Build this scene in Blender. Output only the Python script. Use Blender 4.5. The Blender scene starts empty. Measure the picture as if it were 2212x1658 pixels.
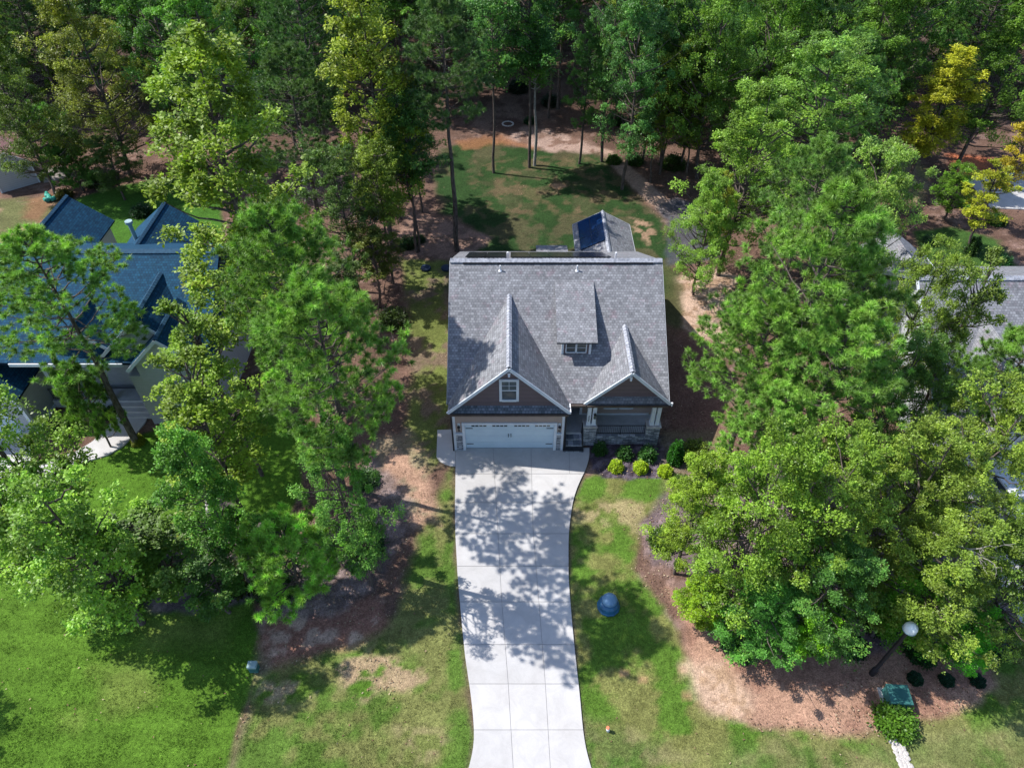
import bpy, math, random
import numpy as np
R = math.radians
S = bpy.context.scene
COL = S.collection
# ------------------------------------------------------------------ camera, sky, sun, exposure
CAMH, PITCH, FD = 31.0, 45.0, 1534.0
cd = bpy.data.cameras.new('camera'); cam = bpy.data.objects.new('camera', cd); COL.objects.link(cam)
cam.location = (0, 0, CAMH); cam.rotation_euler = (R(90 - PITCH), 0, 0)
cd.sensor_width = 36; cd.lens = 24.96; cd.clip_end = 5000; cd.clip_start = 0.5
S.camera = cam
SUN = (-.72, .20, 1.0)
el = math.atan2(SUN[2], math.hypot(SUN[0], SUN[1])); az = math.atan2(SUN[0], SUN[1])
w = bpy.data.worlds.new("World"); S.world = w; w.use_nodes = True
nt = w.node_tree; bg = nt.nodes['Background']
sky = nt.nodes.new('ShaderNodeTexSky'); sky.sky_type = 'NISHITA'; sky.sun_disc = False
sky.sun_elevation = el; sky.sun_rotation = az
tn = nt.nodes.new('ShaderNodeMix'); tn.data_type = 'RGBA'; tn.blend_type = 'MULTIPLY'; tn.inputs[0].default_value = 1
tn.inputs[7].default_value = (.95, 1.0, 1.10, 1); nt.links.new(sky.outputs[0], tn.inputs[6]); nt.links.new(tn.outputs[2], bg.inputs[0]); bg.inputs[1].default_value = 0.148
sd = bpy.data.lights.new('sun', 'SUN'); sd.energy = 4.6; sd.angle = R(0.5); sd.color = (1, .97, .92)
sun = bpy.data.objects.new('sun', sd); COL.objects.link(sun); sun.location = (-30, 10, 60)
sun.rotation_euler = (math.pi / 2 - el, 0, math.atan2(-SUN[0], SUN[1]) + math.pi)
# the lamp shines along its -Z: aim it
from mathutils import Vector
sun.rotation_euler = (-Vector(SUN)).to_track_quat('-Z', 'Y').to_euler()
S.view_settings.view_transform = 'Standard'; S.view_settings.look = 'None'
S.view_settings.exposure = 0.55; S.view_settings.gamma = 1
S.cycles.max_bounces = 6; S.cycles.transparent_max_bounces = 4

def W(px, py, z=0.0):
    """world point at height z seen at a point of the surveyed photograph (2212 wide)"""
    a = (px - 1106) / FD; b = (py - 829) / FD
    t = (CAMH - z) / (.70711 * (1 + b))
    return (a * t, .70711 * (1 - b) * t, z)

# ------------------------------------------------------------------ materials
def lk(t, a, b): t.links.new(a, b)
def newmat(name, rough=.8, spec=.3):
    m = bpy.data.materials.new(name); m.use_nodes = True
    b = m.node_tree.nodes['Principled BSDF']
    b.inputs['Roughness'].default_value = rough; b.inputs['Specular IOR Level'].default_value = spec
    return m, m.node_tree, b
def nd(t, kind, **kw):
    n = t.nodes.new('ShaderNode' + kind)
    for k, v in kw.items(): setattr(n, k, v)
    return n
def mix(t, fac, a, b, mode='MIX'):
    n = t.nodes.new('ShaderNodeMix'); n.data_type = 'RGBA'; n.blend_type = mode
    for i, v in ((0, fac), (6, a), (7, b)):
        if hasattr(v, 'links'): lk(t, v, n.inputs[i])
        else: n.inputs[i].default_value = v if i == 0 else (*v[:3], 1)
    return n.outputs[2]
def noise(t, scale, detail=3, vec=None, rough=.6, dist=0):
    n = nd(t, 'TexNoise'); n.inputs['Scale'].default_value = scale; n.inputs['Detail'].default_value = detail
    n.inputs['Roughness'].default_value = rough; n.inputs['Distortion'].default_value = dist
    if vec: lk(t, vec, n.inputs['Vector'])
    return n.outputs['Fac']
def ramp(t, fac, stops):
    n = nd(t, 'ValToRGB'); lk(t, fac, n.inputs[0]); e = n.color_ramp.elements
    while len(e) < len(stops): e.new(.5)
    for i, (p, c) in enumerate(stops):
        e[i].position = p; e[i].color = (*c[:3], 1) if hasattr(c, '__len__') else (c, c, c, 1)
    return n.outputs[0]
def bump(t, b, h, strength=.4, dist=.02):
    n = nd(t, 'Bump'); n.inputs['Strength'].default_value = strength; n.inputs['Distance'].default_value = dist
    lk(t, h, n.inputs['Height']); lk(t, n.outputs[0], b.inputs['Normal'])
def objco(t): return nd(t, 'TexCoord').outputs['Object']
def mapped(t, vec, sc):
    n = nd(t, 'Mapping'); n.inputs['Scale'].default_value = sc; lk(t, vec, n.inputs[0]); return n.outputs[0]
def nmat(name, c1, c2, scale=3, rough=.8, spec=.3, b=0., metal=0, stretch=None, lo=.35, hi=.65):
    m, t, p = newmat(name, rough, spec); v = objco(t)
    if stretch: v = mapped(t, v, stretch)
    f = noise(t, scale, 5, v)
    lk(t, ramp(t, f, [(lo, c1), (hi, c2)]), p.inputs['Base Color']); p.inputs['Metallic'].default_value = metal
    if b: bump(t, p, noise(t, scale * 4, 4, v), b)
    return m
M = {}
def shingles(name, dark, light, red, mortar):
    m, t, p = newmat(name, .85, .25)
    uv = nd(t, 'UVMap'); uv.uv_map = 'UVMap'
    br = nd(t, 'TexBrick'); lk(t, uv.outputs[0], br.inputs['Vector'])
    for k, v in (('Scale', 1), ('Mortar Size', .009), ('Mortar Smooth', .3), ('Bias', .1), ('Brick Width', .17), ('Row Height', .15)): br.inputs[k].default_value = v
    br.inputs['Color1'].default_value = (*dark, 1); br.inputs['Color2'].default_value = (*light, 1); br.inputs['Mortar'].default_value = (*mortar, 1)
    b2 = nd(t, 'TexBrick'); mp = nd(t, 'Mapping'); lk(t, uv.outputs[0], mp.inputs[0]); mp.inputs['Location'].default_value = (.37, 0, 0); lk(t, mp.outputs[0], b2.inputs['Vector'])
    for k, v in (('Scale', 1), ('Mortar Size', 0), ('Bias', 0), ('Brick Width', .29), ('Row Height', .15)): b2.inputs[k].default_value = v
    b2.inputs['Color1'].default_value = (.84, .84, .84, 1); b2.inputs['Color2'].default_value = (1.16, 1.16, 1.16, 1)
    big = noise(t, 1.3, 4, uv.outputs[0], .7)
    k = ramp(t, big, [(.56, 0), (.66, .55)])
    c = mix(t, k, br.outputs['Color'], mix(t, 1, br.outputs['Color'], red, 'MULTIPLY'))
    c = mix(t, .5, c, ramp(t, noise(t, 9, 4, uv.outputs[0], .8), [(.3, .62), (.7, 1.35)]), 'MULTIPLY')
    c = mix(t, .8, c, b2.outputs['Color'], 'MULTIPLY')
    c = mix(t, .3, c, ramp(t, noise(t, .45, 3, uv.outputs[0], .6), [(.35, .75), (.65, 1.15)]), 'MULTIPLY')
    lk(t, c, p.inputs['Base Color'])
    bump(t, p, br.outputs['Fac'], -.5, .02)
    return m
M['shingle'] = shingles('grey_shingles', (.15, .152, .163), (.25, .253, .268), (1.2, .9, .96), (.085, .087, .095))
M['shingle_blue'] = shingles('blue_shingles', (.003, .036, .078), (.008, .066, .125), (.8, .95, 1.05), (.002, .015, .034))
M['shingle_shaded'] = shingles('shaded_apron_shingles', (.09, .11, .13), (.22, .24, .28), (.9, 1, 1.1), (.03, .04, .05))  # grey shingles, darker and bluer: shade below the gables painted into the colour
M['cap'] = nmat('ridge_cap_grey', (.2, .21, .24), (.42, .43, .47), 6, b=.3)
M['cap_blue'] = nmat('ridge_cap_blue', (.018, .06, .11), (.03, .09, .15), 6, b=.3)
def siding(name, c, step=.18, vertical=False):
    m, t, p = newmat(name, .65, .35); v = objco(t)
    s = nd(t, 'SeparateXYZ'); lk(t, v, s.inputs[0])
    a = nd(t, 'Math', operation='DIVIDE'); lk(t, s.outputs['X' if vertical else 'Z'], a.inputs[0]); a.inputs[1].default_value = step
    f = nd(t, 'Math', operation='FRACT'); lk(t, a.outputs[0], f.inputs[0])
    line = ramp(t, f.outputs[0], [(0, .55), (.12, 1)])
    c1 = mix(t, 1, mix(t, noise(t, 2.5, 4, v), [k * .88 for k in c], [k * 1.1 for k in c]), line, 'MULTIPLY')
    lk(t, c1, p.inputs['Base Color']); bump(t, p, f.outputs[0], .6, .02)
    return m
M['taupe'] = siding('taupe_siding', (.37, .29, .25))
M['brown'] = siding('brown_siding', (.15, .112, .118), .3)
M['grey_siding'] = siding('grey_siding', (.40, .42, .44), .17)
M['pale_siding'] = siding('pale_siding', (.5, .52, .53), .2)
M['trim'] = nmat('white_trim', (.56, .61, .66), (.66, .70, .74), 2, .5)
M['door_white'] = nmat('pale_blue_door_paint', (.50, .61, .68), (.56, .67, .73), 1.2, .45)
M['rake_grey'] = nmat('grey_drip_edge', (.3, .31, .33), (.4, .41, .43), 2, .5)
M['dark'] = nmat('black_metal', (.012, .013, .016), (.03, .03, .034), 5, .5)
M['bronze'] = nmat('bronze_gutter', (.06, .045, .04), (.09, .07, .06), 5, .45)
M['solar'] = nmat('solar_glass', (.004, .018, .07), (.006, .03, .10), .8, .12, .6)
M['solar_black'] = nmat('dark_solar_glass', (.008, .010, .016), (.014, .018, .026), .8, .2, .5)
M['glass'] = nmat('window_glass', (.02, .035, .04), (.05, .075, .08), 1.2, .08, .8)
M['blind'] = nmat('window_blind', (.10, .13, .13), (.16, .19, .19), 3, .6)
M['white_plastic'] = nmat('white_plastic', (.7, .7, .72), (.8, .8, .82), 3, .4)
M['red_metal'] = siding('red_brown_ribbed_metal', (.26, .14, .14), .12, True)
M['asph'] = nmat('grey_gravel', (.10, .11, .13), (.2, .2, .22), 9, .9, b=.5)
M['bark'] = nmat('brown_bark', (.055, .042, .036), (.17, .14, .12), 3, .95, .1, .9, stretch=(4, 4, .8))
M['bark_pale'] = nmat('pale_bark', (.20, .18, .16), (.42, .39, .35), 3, .9, .1, .5, stretch=(3, 3, 1))
M['stone_light'] = nmat('pale_stone', (.36, .33, .31), (.62, .58, .54), 4, .9, .2, .6)
M['blue_cover'] = nmat('blue_plastic', (.012, .075, .16), (.02, .11, .22), 2, .4, .5)
M['teal_box'] = nmat('teal_painted_steel', (.03, .12, .11), (.05, .16, .15), 2, .5)
M['grey_box'] = nmat('pale_teal_plastic', (.22, .32, .32), (.32, .42, .42), 3, .5)
M['lid'] = nmat('dark_blue_lid', (.01, .02, .045), (.02, .035, .07), 3, .5)
M['orange'] = nmat('orange_plastic', (.5, .12, .05), (.6, .17, .08), 3, .6)
M['wood'] = nmat('weathered_wood', (.2, .17, .15), (.4, .36, .33), 4, .9, b=.4, stretch=(1, 6, 6))
M['car_paint'] = nmat('white_car_paint', (.70, .72, .74), (.76, .78, .8), 1, .25, .6)
M['globe'] = nmat('frosted_globe', (.68, .76, .75), (.8, .86, .85), 4, .3, .5)
M['green_tube'] = nmat('green_corrugated_plastic', (.03, .25, .19), (.05, .34, .26), 3, .5)
M['pot'] = nmat('pale_blue_glaze', (.3, .42, .5), (.45, .58, .66), 3, .35)

m, t, p = newmat('ledge_stone', .85, .3); v = objco(t)
br = nd(t, 'TexBrick'); mp = nd(t, 'Mapping'); lk(t, v, mp.inputs[0]); mp.inputs['Rotation'].default_value = (R(90), 0, 0); lk(t, mp.outputs[0], br.inputs['Vector'])
for k, vv in (('Scale', 1), ('Mortar Size', .008), ('Brick Width', .33), ('Row Height', .085), ('Bias', -.1)): br.inputs[k].default_value = vv
br.inputs['Color1'].default_value = (.14, .16, .19, 1); br.inputs['Color2'].default_value = (.50, .51, .54, 1); br.inputs['Mortar'].default_value = (.03, .035, .04, 1)
lk(t, mix(t, .5, br.outputs[0], ramp(t, noise(t, 5, 4, v), [(.35, .5), (.65, 1.5)]), 'MULTIPLY'), p.inputs['Base Color']); bump(t, p, br.outputs['Fac'], -.8, .03)
M['ledge'] = m
m, t, p = newmat('concrete', .8, .3); v = objco(t)
c = ramp(t, noise(t, .35, 4, v), [(.35, (.43, .41, .395)), (.65, (.485, .47, .46))])
c = mix(t, .6, c, ramp(t, noise(t, 28, 4, v, .8), [(.3, .9), (.7, 1.08)]), 'MULTIPLY')
c = mix(t, .5, c, ramp(t, noise(t, 1.1, 6, v, .75, 1.), [(.36, .82), (.58, 1.04)]), 'MULTIPLY')
lk(t, c, p.inputs['Base Color']); bump(t, p, noise(t, 40, 3, v), .15, .01)
M['concrete'] = m
m2 = m.copy(); m2.name = 'drive_concrete'; t2 = m2.node_tree; p2_ = t2.nodes['Principled BSDF']; src = p2_.inputs['Base Color'].links[0].from_socket
a2 = nd(t2, 'Attribute', attribute_name='slab'); lk(t2, mix(t2, 1, src, ramp(t2, a2.outputs['Fac'], [(0, .93), (1, 1.04)]), 'MULTIPLY'), p2_.inputs['Base Color']); M['drive'] = m2
M['porch_floor'] = nmat('porch_concrete', (.36, .37, .38), (.45, .46, .47), 2, .7)

def foliage(name, warm, trans=.3, rough=.5, spec=.35, glint=1.):
    m, t, p = newmat(name, rough, spec)
    oi = nd(t, 'ObjectInfo'); at = nd(t, 'Attribute', attribute_name='tint')
    br = ramp(t, at.outputs['Fac'], [(0, .25), (.4, .7), (.8, 1.5), (1, 2.6)])
    c = mix(t, 1, oi.outputs['Color'], br, 'MULTIPLY')
    hz = noise(t, .55, 3, objco(t), .6)
    c = mix(t, ramp(t, hz, [(.40, 0), (.62, .55)]), c, mix(t, 1, c, (1.28, 1.12, .85), 'MULTIPLY'))
    y = ramp(t, at.outputs['Fac'], [(.86, 0), (.97, warm)])
    c = mix(t, y, c, (.24, .25, .03))
    rnd = nd(t, 'MapRange'); lk(t, oi.outputs['Random'], rnd.inputs[0]); rnd.inputs[3].default_value = .86; rnd.inputs[4].default_value = 1.14
    vm = nd(t, 'VectorMath', operation='SCALE'); lk(t, c, vm.inputs[0]); lk(t, rnd.outputs[0], vm.inputs['Scale'])
    lk(t, vm.outputs[0], p.inputs['Base Color'])
    tr = nd(t, 'BsdfTranslucent'); lk(t, mix(t, 1, vm.outputs[0], (1.25, 1.35, .55), 'MULTIPLY'), tr.inputs[0])
    ms = nd(t, 'MixShader'); ms.inputs[0].default_value = trans
    lk(t, p.outputs[0], ms.inputs[1]); lk(t, tr.outputs[0], ms.inputs[2])
    lk(t, ms.outputs[0], t.nodes['Material Output'].inputs[0])
    return m
M['leaf'] = foliage('green_leaves', .5, .33, .42, .32)
M['needle'] = foliage('pine_needles', .2, .22, .45, .4)
M['leaf_autumn'] = foliage('turning_leaves', .9)

# ------------------------------------------------------------------ mesh builders
class MB:
    def __init__(s): s.v = []; s.f = []; s.uv = []; s.m = []
    def add(s, vs, fs, uvs=None):
        o = len(s.v); s.v += [tuple(map(float, p)) for p in vs]
        for i, f in enumerate(fs):
            s.f.append([o + k for k in f]); s.uv.append(uvs[i] if uvs else [(0, 0)] * len(f))
        return s
    def box(s, x0, x1, y0, y1, z0, z1):
        return s.add([(x0, y0, z0), (x1, y0, z0), (x1, y1, z0), (x0, y1, z0), (x0, y0, z1), (x1, y0, z1), (x1, y1, z1), (x0, y1, z1)],
                     [(0, 3, 2, 1), (4, 5, 6, 7), (0, 1, 5, 4), (1, 2, 6, 5), (2, 3, 7, 6), (3, 0, 4, 7)])
    def bar(s, a, b, wd, h=None, up=(0, 0, 1)):
        a, b = Vector(a), Vector(b); d = (b - a).normalized(); h = h or wd
        x = d.cross(Vector(up)); x = x.normalized() if x.length > 1e-4 else Vector((1, 0, 0)); y = x.cross(d).normalized()
        vs = [q + x * i * wd / 2 + y * j * h / 2 for q in (a, b) for i, j in ((-1, -1), (1, -1), (1, 1), (-1, 1))]
        return s.add(vs, [(0, 1, 2, 3), (7, 6, 5, 4), (0, 4, 5, 1), (1, 5, 6, 2), (2, 6, 7, 3), (3, 7, 4, 0)])
    def slab(s, p0, p1, p2, p3, th=.12, off=(0, 0)):
        P = [Vector(p) for p in (p0, p1, p2, p3)]; e = (P[1] - P[0]).normalized(); n = e.cross(P[3] - P[0]).normalized(); u = n.cross(e)
        uv = [((q - P[0]).dot(e) + off[0], (q - P[0]).dot(u) + off[1]) for q in P]
        B = [q - Vector((0, 0, th)) for q in P]
        return s.add(P + B, [(0, 1, 2, 3), (7, 6, 5, 4), (0, 4, 5, 1), (1, 5, 6, 2), (2, 6, 7, 3), (3, 7, 4, 0)], [uv] + [[(0, 0)] * 4] * 5)
    def prism(s, poly, z0, z1):
        n = len(poly); vs = [(x, y, z0) for x, y in poly] + [(x, y, z1) for x, y in poly]
        return s.add(vs, [tuple(range(n, 2 * n)), tuple(range(n - 1, -1, -1))] + [(i, (i + 1) % n, n + (i + 1) % n, n + i) for i in range(n)])
    def gable(s, x0, x1, z0, xa, za, y0, y1):     # triangular wall facing -y, thickness y0..y1
        vs = [(x0, y0, z0), (x1, y0, z0), (xa, y0, za), (x0, y1, z0), (x1, y1, z0), (xa, y1, za)]
        return s.add(vs, [(0, 1, 2), (5, 4, 3), (0, 3, 4, 1), (1, 4, 5, 2), (2, 5, 3, 0)])
    def tube(s, pts, rs, n=8, cap=True):
        v, f = tube_np(np.array(pts, float), np.array(rs, float) if hasattr(rs, '__len__') else np.full(len(pts), float(rs)), n)
        s.add(v.tolist(), f.tolist()); k = len(pts)
        o = len(s.v) - k * n
        if cap: s.f += [[o + i for i in range(n - 1, -1, -1)], [o + (k - 1) * n + i for i in range(n)]]; s.uv += [[(0, 0)] * n] * 2
        return s
    def dome(s, c, r, rz, nu=16, nv=8, lo=0.0):
        vs = []; fs = []
        for j in range(nv + 1):
            a = lo + (math.pi / 2 - lo) * j / nv
            for i in range(nu):
                b = 2 * math.pi * i / nu; vs.append((c[0] + r * math.cos(a) * math.cos(b), c[1] + r * math.cos(a) * math.sin(b), c[2] + rz * math.sin(a)))
        for j in range(nv):
            for i in range(nu): fs.append((j * nu + i, j * nu + (i + 1) % nu, (j + 1) * nu + (i + 1) % nu, (j + 1) * nu + i))
        return s.add(vs, fs)
    def build(s, name, mat, parent=None, smooth=False, bevel=0):
        me = bpy.data.meshes.new(name); me.from_pydata(s.v, [], s.f)
        l = me.uv_layers.new(name='UVMap'); flat = [c for fu in s.uv for q in fu for c in q]; l.data.foreach_set('uv', flat)
        me.materials.append(mat); me.update()
        if smooth: me.shade_smooth()
        o = bpy.data.objects.new(name, me); COL.objects.link(o)
        if parent: 
            o.parent = parent; b = parent
            off = Vector((0, 0, 0))
            while b: off += b.location; b = b.parent
            o.location = -off
        if bevel:
            bv = o.modifiers.new('bevel', 'BEVEL'); bv.width = bevel; bv.segments = 2
        return o
def pieces(name, mat, parent, *mbs):
    return [m_.build(name, mat, parent) for m_ in mbs]
def bx(*a): return MB().box(*a)
def brr(*a, **k): return MB().bar(*a, **k)
def tube_np(pts, rs, n):
    k = len(pts); d = np.gradient(pts, axis=0); d /= np.linalg.norm(d, axis=1)[:, None] + 1e-9
    ref = np.array([1., .13, .07]) if abs(d[0][0]) < .9 else np.array([.1, 1., .05])
    x = np.cross(d, ref); x /= np.linalg.norm(x, axis=1)[:, None]; y = np.cross(d, x)
    a = np.arange(n) * 2 * np.pi / n
    v = pts[:, None] + rs[:, None, None] * (x[:, None] * np.cos(a)[None, :, None] + y[:, None] * np.sin(a)[None, :, None])
    i = np.arange(k - 1)[:, None] * n; j = np.arange(n)[None]; j2 = (j + 1) % n
    f = np.stack([i + j, i + j2, i + n + j2, i + n + j], -1).reshape(-1, 4)
    return v.reshape(-1, 3), f
def np_mesh(name, v, f, mat, tint=None, smooth=False):
    me = bpy.data.meshes.new(name); v = np.asarray(v, np.float32); f = np.asarray(f, np.int32)
    me.vertices.add(len(v)); me.vertices.foreach_set('co', v.ravel())
    k = f.shape[1]; me.loops.add(f.size); me.loops.foreach_set('vertex_index', f.ravel())
    me.polygons.add(len(f)); me.polygons.foreach_set('loop_start', np.arange(0, f.size, k, dtype=np.int32))
    me.update(calc_edges=True)
    if tint is not None:
        a = me.attributes.new('tint', 'FLOAT', 'FACE'); a.data.foreach_set('value', np.clip(tint, 0, 1).astype(np.float32))
    me.materials.append(mat)
    if smooth: me.shade_smooth()
    return me
def tag(o, label=None, cat=None, group=None, kind=None):
    for k, v in (('label', label), ('category', cat), ('group', group), ('kind', kind)):
        if v: o[k] = v
    return o
def empty(name, loc, label=None, cat=None, group=None, rz=0):
    o = bpy.data.objects.new(name, None); COL.objects.link(o); o.location = loc; o.rotation_euler.z = rz
    o.empty_display_size = .3
    return tag(o, label, cat, group)
def struct(mb, name, mat): return tag(mb.build(name, mat), kind='structure')

# ------------------------------------------------------------------ ground
rng = np.random.default_rng(7)
_tab = rng.random((256, 256))
def vn(x, y, s, seed=0):
    x = x / s + 37.3 * seed; y = y / s + 11.7 * seed
    xi = np.floor(x).astype(int); yi = np.floor(y).astype(int); fx = x - xi; fy = y - yi
    fx = fx * fx * (3 - 2 * fx); fy = fy * fy * (3 - 2 * fy); g = lambda a, b: _tab[a % 256, b % 256]
    return (g(xi, yi) * (1 - fx) + g(xi + 1, yi) * fx) * (1 - fy) + (g(xi, yi + 1) * (1 - fx) + g(xi + 1, yi + 1) * fx) * fy
def fbm(x, y, s, seed=0, o=4):
    r = 0; a = .5; tot = 0
    for k in range(o): r = r + a * vn(x, y, s / 2 ** k, seed + k * 3); tot += a; a *= .55
    return r / tot
def sdist(x, y, poly):          # signed distance, positive inside
    P = np.array(poly); n = len(P); d = np.full(x.shape, 1e9); ins = np.zeros(x.shape, bool)
    for i in range(n):
        a, b = P[i], P[(i + 1) % n]; e = b - a; L = e @ e + 1e-9
        tt = np.clip(((x - a[0]) * e[0] + (y - a[1]) * e[1]) / L, 0, 1)
        d = np.minimum(d, np.hypot(x - a[0] - tt * e[0], y - a[1] - tt * e[1]))
        c = ((a[1] > y) != (b[1] > y)) & (x < (b[0] - a[0]) * (y - a[1]) / (b[1] - a[1] + 1e-12) + a[0]); ins ^= c
    return np.where(ins, d, -d)
def axis(lo, hi, step, far, g):
    c = list(np.arange(lo, hi, step)); a = c[-1]; s = step
    while a < far[1]: s *= g; a += s; c.append(a)
    a = lo; s = step
    while a > far[0]: s *= g; a -= s; c.insert(0, a)
    return np.array(c)
xs = axis(-30, 30, .15, (-900, 900), 1.04); ys = axis(8.5, 62, .15, (-300, 1500), 1.035)
X, Y = np.meshgrid(xs, ys); nx, ny = len(xs), len(ys)
Z = (fbm(X, Y, 6, 5) - .5) * .10
x, y = X, Y
base = np.stack([.13 + 0 * X, .078 + 0 * X, .058 + 0 * X], -1)          # litter of leaves and pine straw
n1 = fbm(x, y, 1.3, 1); n2 = fbm(x, y, .5, 9); n3 = fbm(x, y, 5, 20)
colr = base * (.55 + .9 * n1)[..., None]
colr = colr + (np.clip((n2 - .52) * 6, 0, 1) * np.clip((n3 - .4) * 4, 0, 1))[..., None] * (np.array([.30, .20, .17]) - base) * .6
def paint(poly, c, edge=.5, warp=.7, var=.25, alpha=1., c2=None, sc=1.0, th=.5, seed=0):
    global colr
    pw = [W(*q)[:2] for q in poly]
    d = sdist(x, y, pw) + (fbm(x, y, 1.1, 40 + seed) - .5) * 2 * warp
    a = np.clip(d / edge + .5, 0, 1) * alpha
    cc = np.array(c)[None, None] * (1 - var + 2 * var * fbm(x, y, .9, 3 + seed))[..., None]
    if c2 is not None:
        k = np.clip((fbm(x, y, sc, 60 + seed) - th) * 9 + .5, 0, 1)[..., None]
        cc = cc * (1 - k) + np.array(c2) * (.75 + .5 * n2)[..., None] * k
    colr = colr * (1 - a[..., None]) + cc * a[..., None]
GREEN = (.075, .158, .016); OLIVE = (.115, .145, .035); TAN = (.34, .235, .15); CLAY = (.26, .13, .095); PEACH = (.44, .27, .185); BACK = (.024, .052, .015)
MULCH = (.055, .042, .055)
# front of the left neighbour, mown bright green
paint([(-500, 1000), (40, 1010), (330, 930), (560, 880), (650, 930), (650, 1060), (560, 1240), (545, 1310), (565, 1400), (545, 1480), (510, 1580), (470, 1800), (-500, 1800)], GREEN, .2, .12, .12)
paint([(-500, 1100), (500, 1100), (500, 1800), (-500, 1800)], (.095, .16, .022), .6, .5, .1, .25, seed=4)
for q in (([(200, 1440), (260, 1425), (330, 1440), (350, 1500), (300, 1540), (230, 1530)]), ([(290, 1340), (420, 1330), (520, 1320), (480, 1380), (330, 1400)]), [(120, 1540), (180, 1540), (170, 1570), (130, 1570)]):
    paint(q, (.20, .22, .06), 1.0, .6, .2, .4)
paint([(545, 1500), (560, 1400), (590, 1300), (600, 1390), (575, 1480), (530, 1600), (495, 1800), (470, 1800), (510, 1600)], (.24, .19, .12), .4, .25, .2, .8)
# strip left of the drive
paint([(545, 1460), (700, 1400), (850, 1330), (900, 1180), (960, 1020), (985, 1000), (990, 1250), (1003, 1400), (1024, 1580), (1015, 1800), (490, 1800)], (.085, .15, .025), .5, .4, .3, 1, (.16, .17, .055), 1.6, .52, 1)
paint([(740, 1430), (820, 1400), (905, 1440), (920, 1490), (860, 1500), (790, 1510), (745, 1480)], TAN, .5, .7, .2, .85, GREEN, .6, .52, 2)
paint([(570, 1470), (640, 1450), (690, 1490), (620, 1530), (570, 1510)], (.3, .23, .15), .5, .6, .2, .8, GREEN, .6, .5, 3)
paint([(870, 1580), (920, 1560), (980, 1640), (870, 1640)], (.25, .19, .11), .5, .6, .2, .6, OLIVE, .5, .5, 8)
paint([(865, 555), (985, 565), (985, 1000), (900, 1020), (870, 960), (890, 800)], OLIVE, .6, .5, .3, .9, (.16, .12, .08), 1.4, .5, 5)
paint([(800, 960), (880, 930), (925, 1000), (935, 1090), (960, 1140), (880, 1140), (840, 1060)], PEACH, .6, .5, .2, .75, (.28, .22, .14), 1.1, .55, 6)
paint([(555, 1310), (680, 1300), (820, 1290), (850, 1350), (740, 1400), (650, 1410), (590, 1440), (560, 1400)], CLAY, .5, .4, .2, .9, (.42, .29, .22), .7, .56, 7)
paint([(250, 1270), (330, 1325), (420, 1322), (540, 1295), (600, 1240), (640, 1120), (600, 1100), (520, 1120), (480, 1060), (380, 1170)], (.10, .075, .085), .25, .25, .3, .95, (.2, .15, .15), .5, .55, 8)
paint([(800, 980), (880, 1060), (890, 1130), (830, 1250), (720, 1330), (560, 1330), (640, 1180), (740, 1150)], (.12, .095, .09), .5, .4, .3, .75, (.26, .2, .19), .5, .55, 18)
# right front lawn
paint([(1230, 1130), (1232, 1070), (1262, 1030), (1480, 1028), (1470, 1080), (1390, 1120), (1370, 1230), (1430, 1310), (1490, 1420), (1520, 1530), (1640, 1570), (1850, 1580), (2050, 1540), (2140, 1480), (2180, 1350), (2500, 1330), (2600, 1800), (1280, 1800), (1266, 1640), (1240, 1450), (1226, 1250)], (.085, .16, .022), .35, .3, .25, 1, (.17, .175, .055), 1.3, .5, 9)
paint([(1560, 1590), (1900, 1600), (2212, 1530), (2400, 1800), (1500, 1800)], (.17, .17, .07), 1, .8, .2, .7, (.09, .14, .035), 1.2, .6, 10)
paint([(1238, 1085), (1340, 1075), (1400, 1090), (1370, 1140), (1290, 1135), (1236, 1130)], (.30, .235, .13), .6, .5, .2, .7, OLIVE, .6, .55, 11)
paint([(1240, 1550), (1300, 1560), (1420, 1600), (1500, 1640), (1300, 1700), (1260, 1600)], (.2, .17, .09), .8, .7, .2, .6, (.07, .12, .03), .6, .5, 12)
for q in ((1347, 1453), (1388, 1466), (1482, 1502), (1475, 1445)):
    paint([(q[0] - 9, q[1] - 8), (q[0] + 10, q[1] - 7), (q[0] + 12, q[1] + 8), (q[0] - 8, q[1] + 7)], (.36, .22, .12), .15, .1, .2, .8)
paint([(1440, 1270), (1480, 1360), (1490, 1430), (1520, 1530), (1650, 1570), (1850, 1585), (2050, 1545), (2150, 1480), (2110, 1390), (1900, 1370), (1700, 1380), (1550, 1360)], (.38, .225, .155), .5, .4, .15, 1, (.27, .15, .105), 1.0, .55, 13)
paint([(1480, 1430), (1560, 1430), (1640, 1500), (1620, 1560), (1520, 1520)], (.50, .35, .25), .6, .5, .15, .8, (.36, .24, .15), .4, .58, 14)
paint([(1410, 1220), (1500, 1240), (1560, 1350), (1700, 1400), (1900, 1400), (2120, 1400), (2212, 1300), (2212, 1000), (1500, 1000), (1380, 1130)], (.14, .105, .11), .4, .35, .3, .9, (.25, .19, .19), .5, .56, 15)
# mulch bed at the porch
paint([(1268, 940), (1272, 985), (1280, 1012), (1300, 1032), (1360, 1036), (1430, 1030), (1500, 1010), (1500, 940)], MULCH, .08, .07, .3, 1, (.13, .105, .13), .25, .56, 16)
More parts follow.
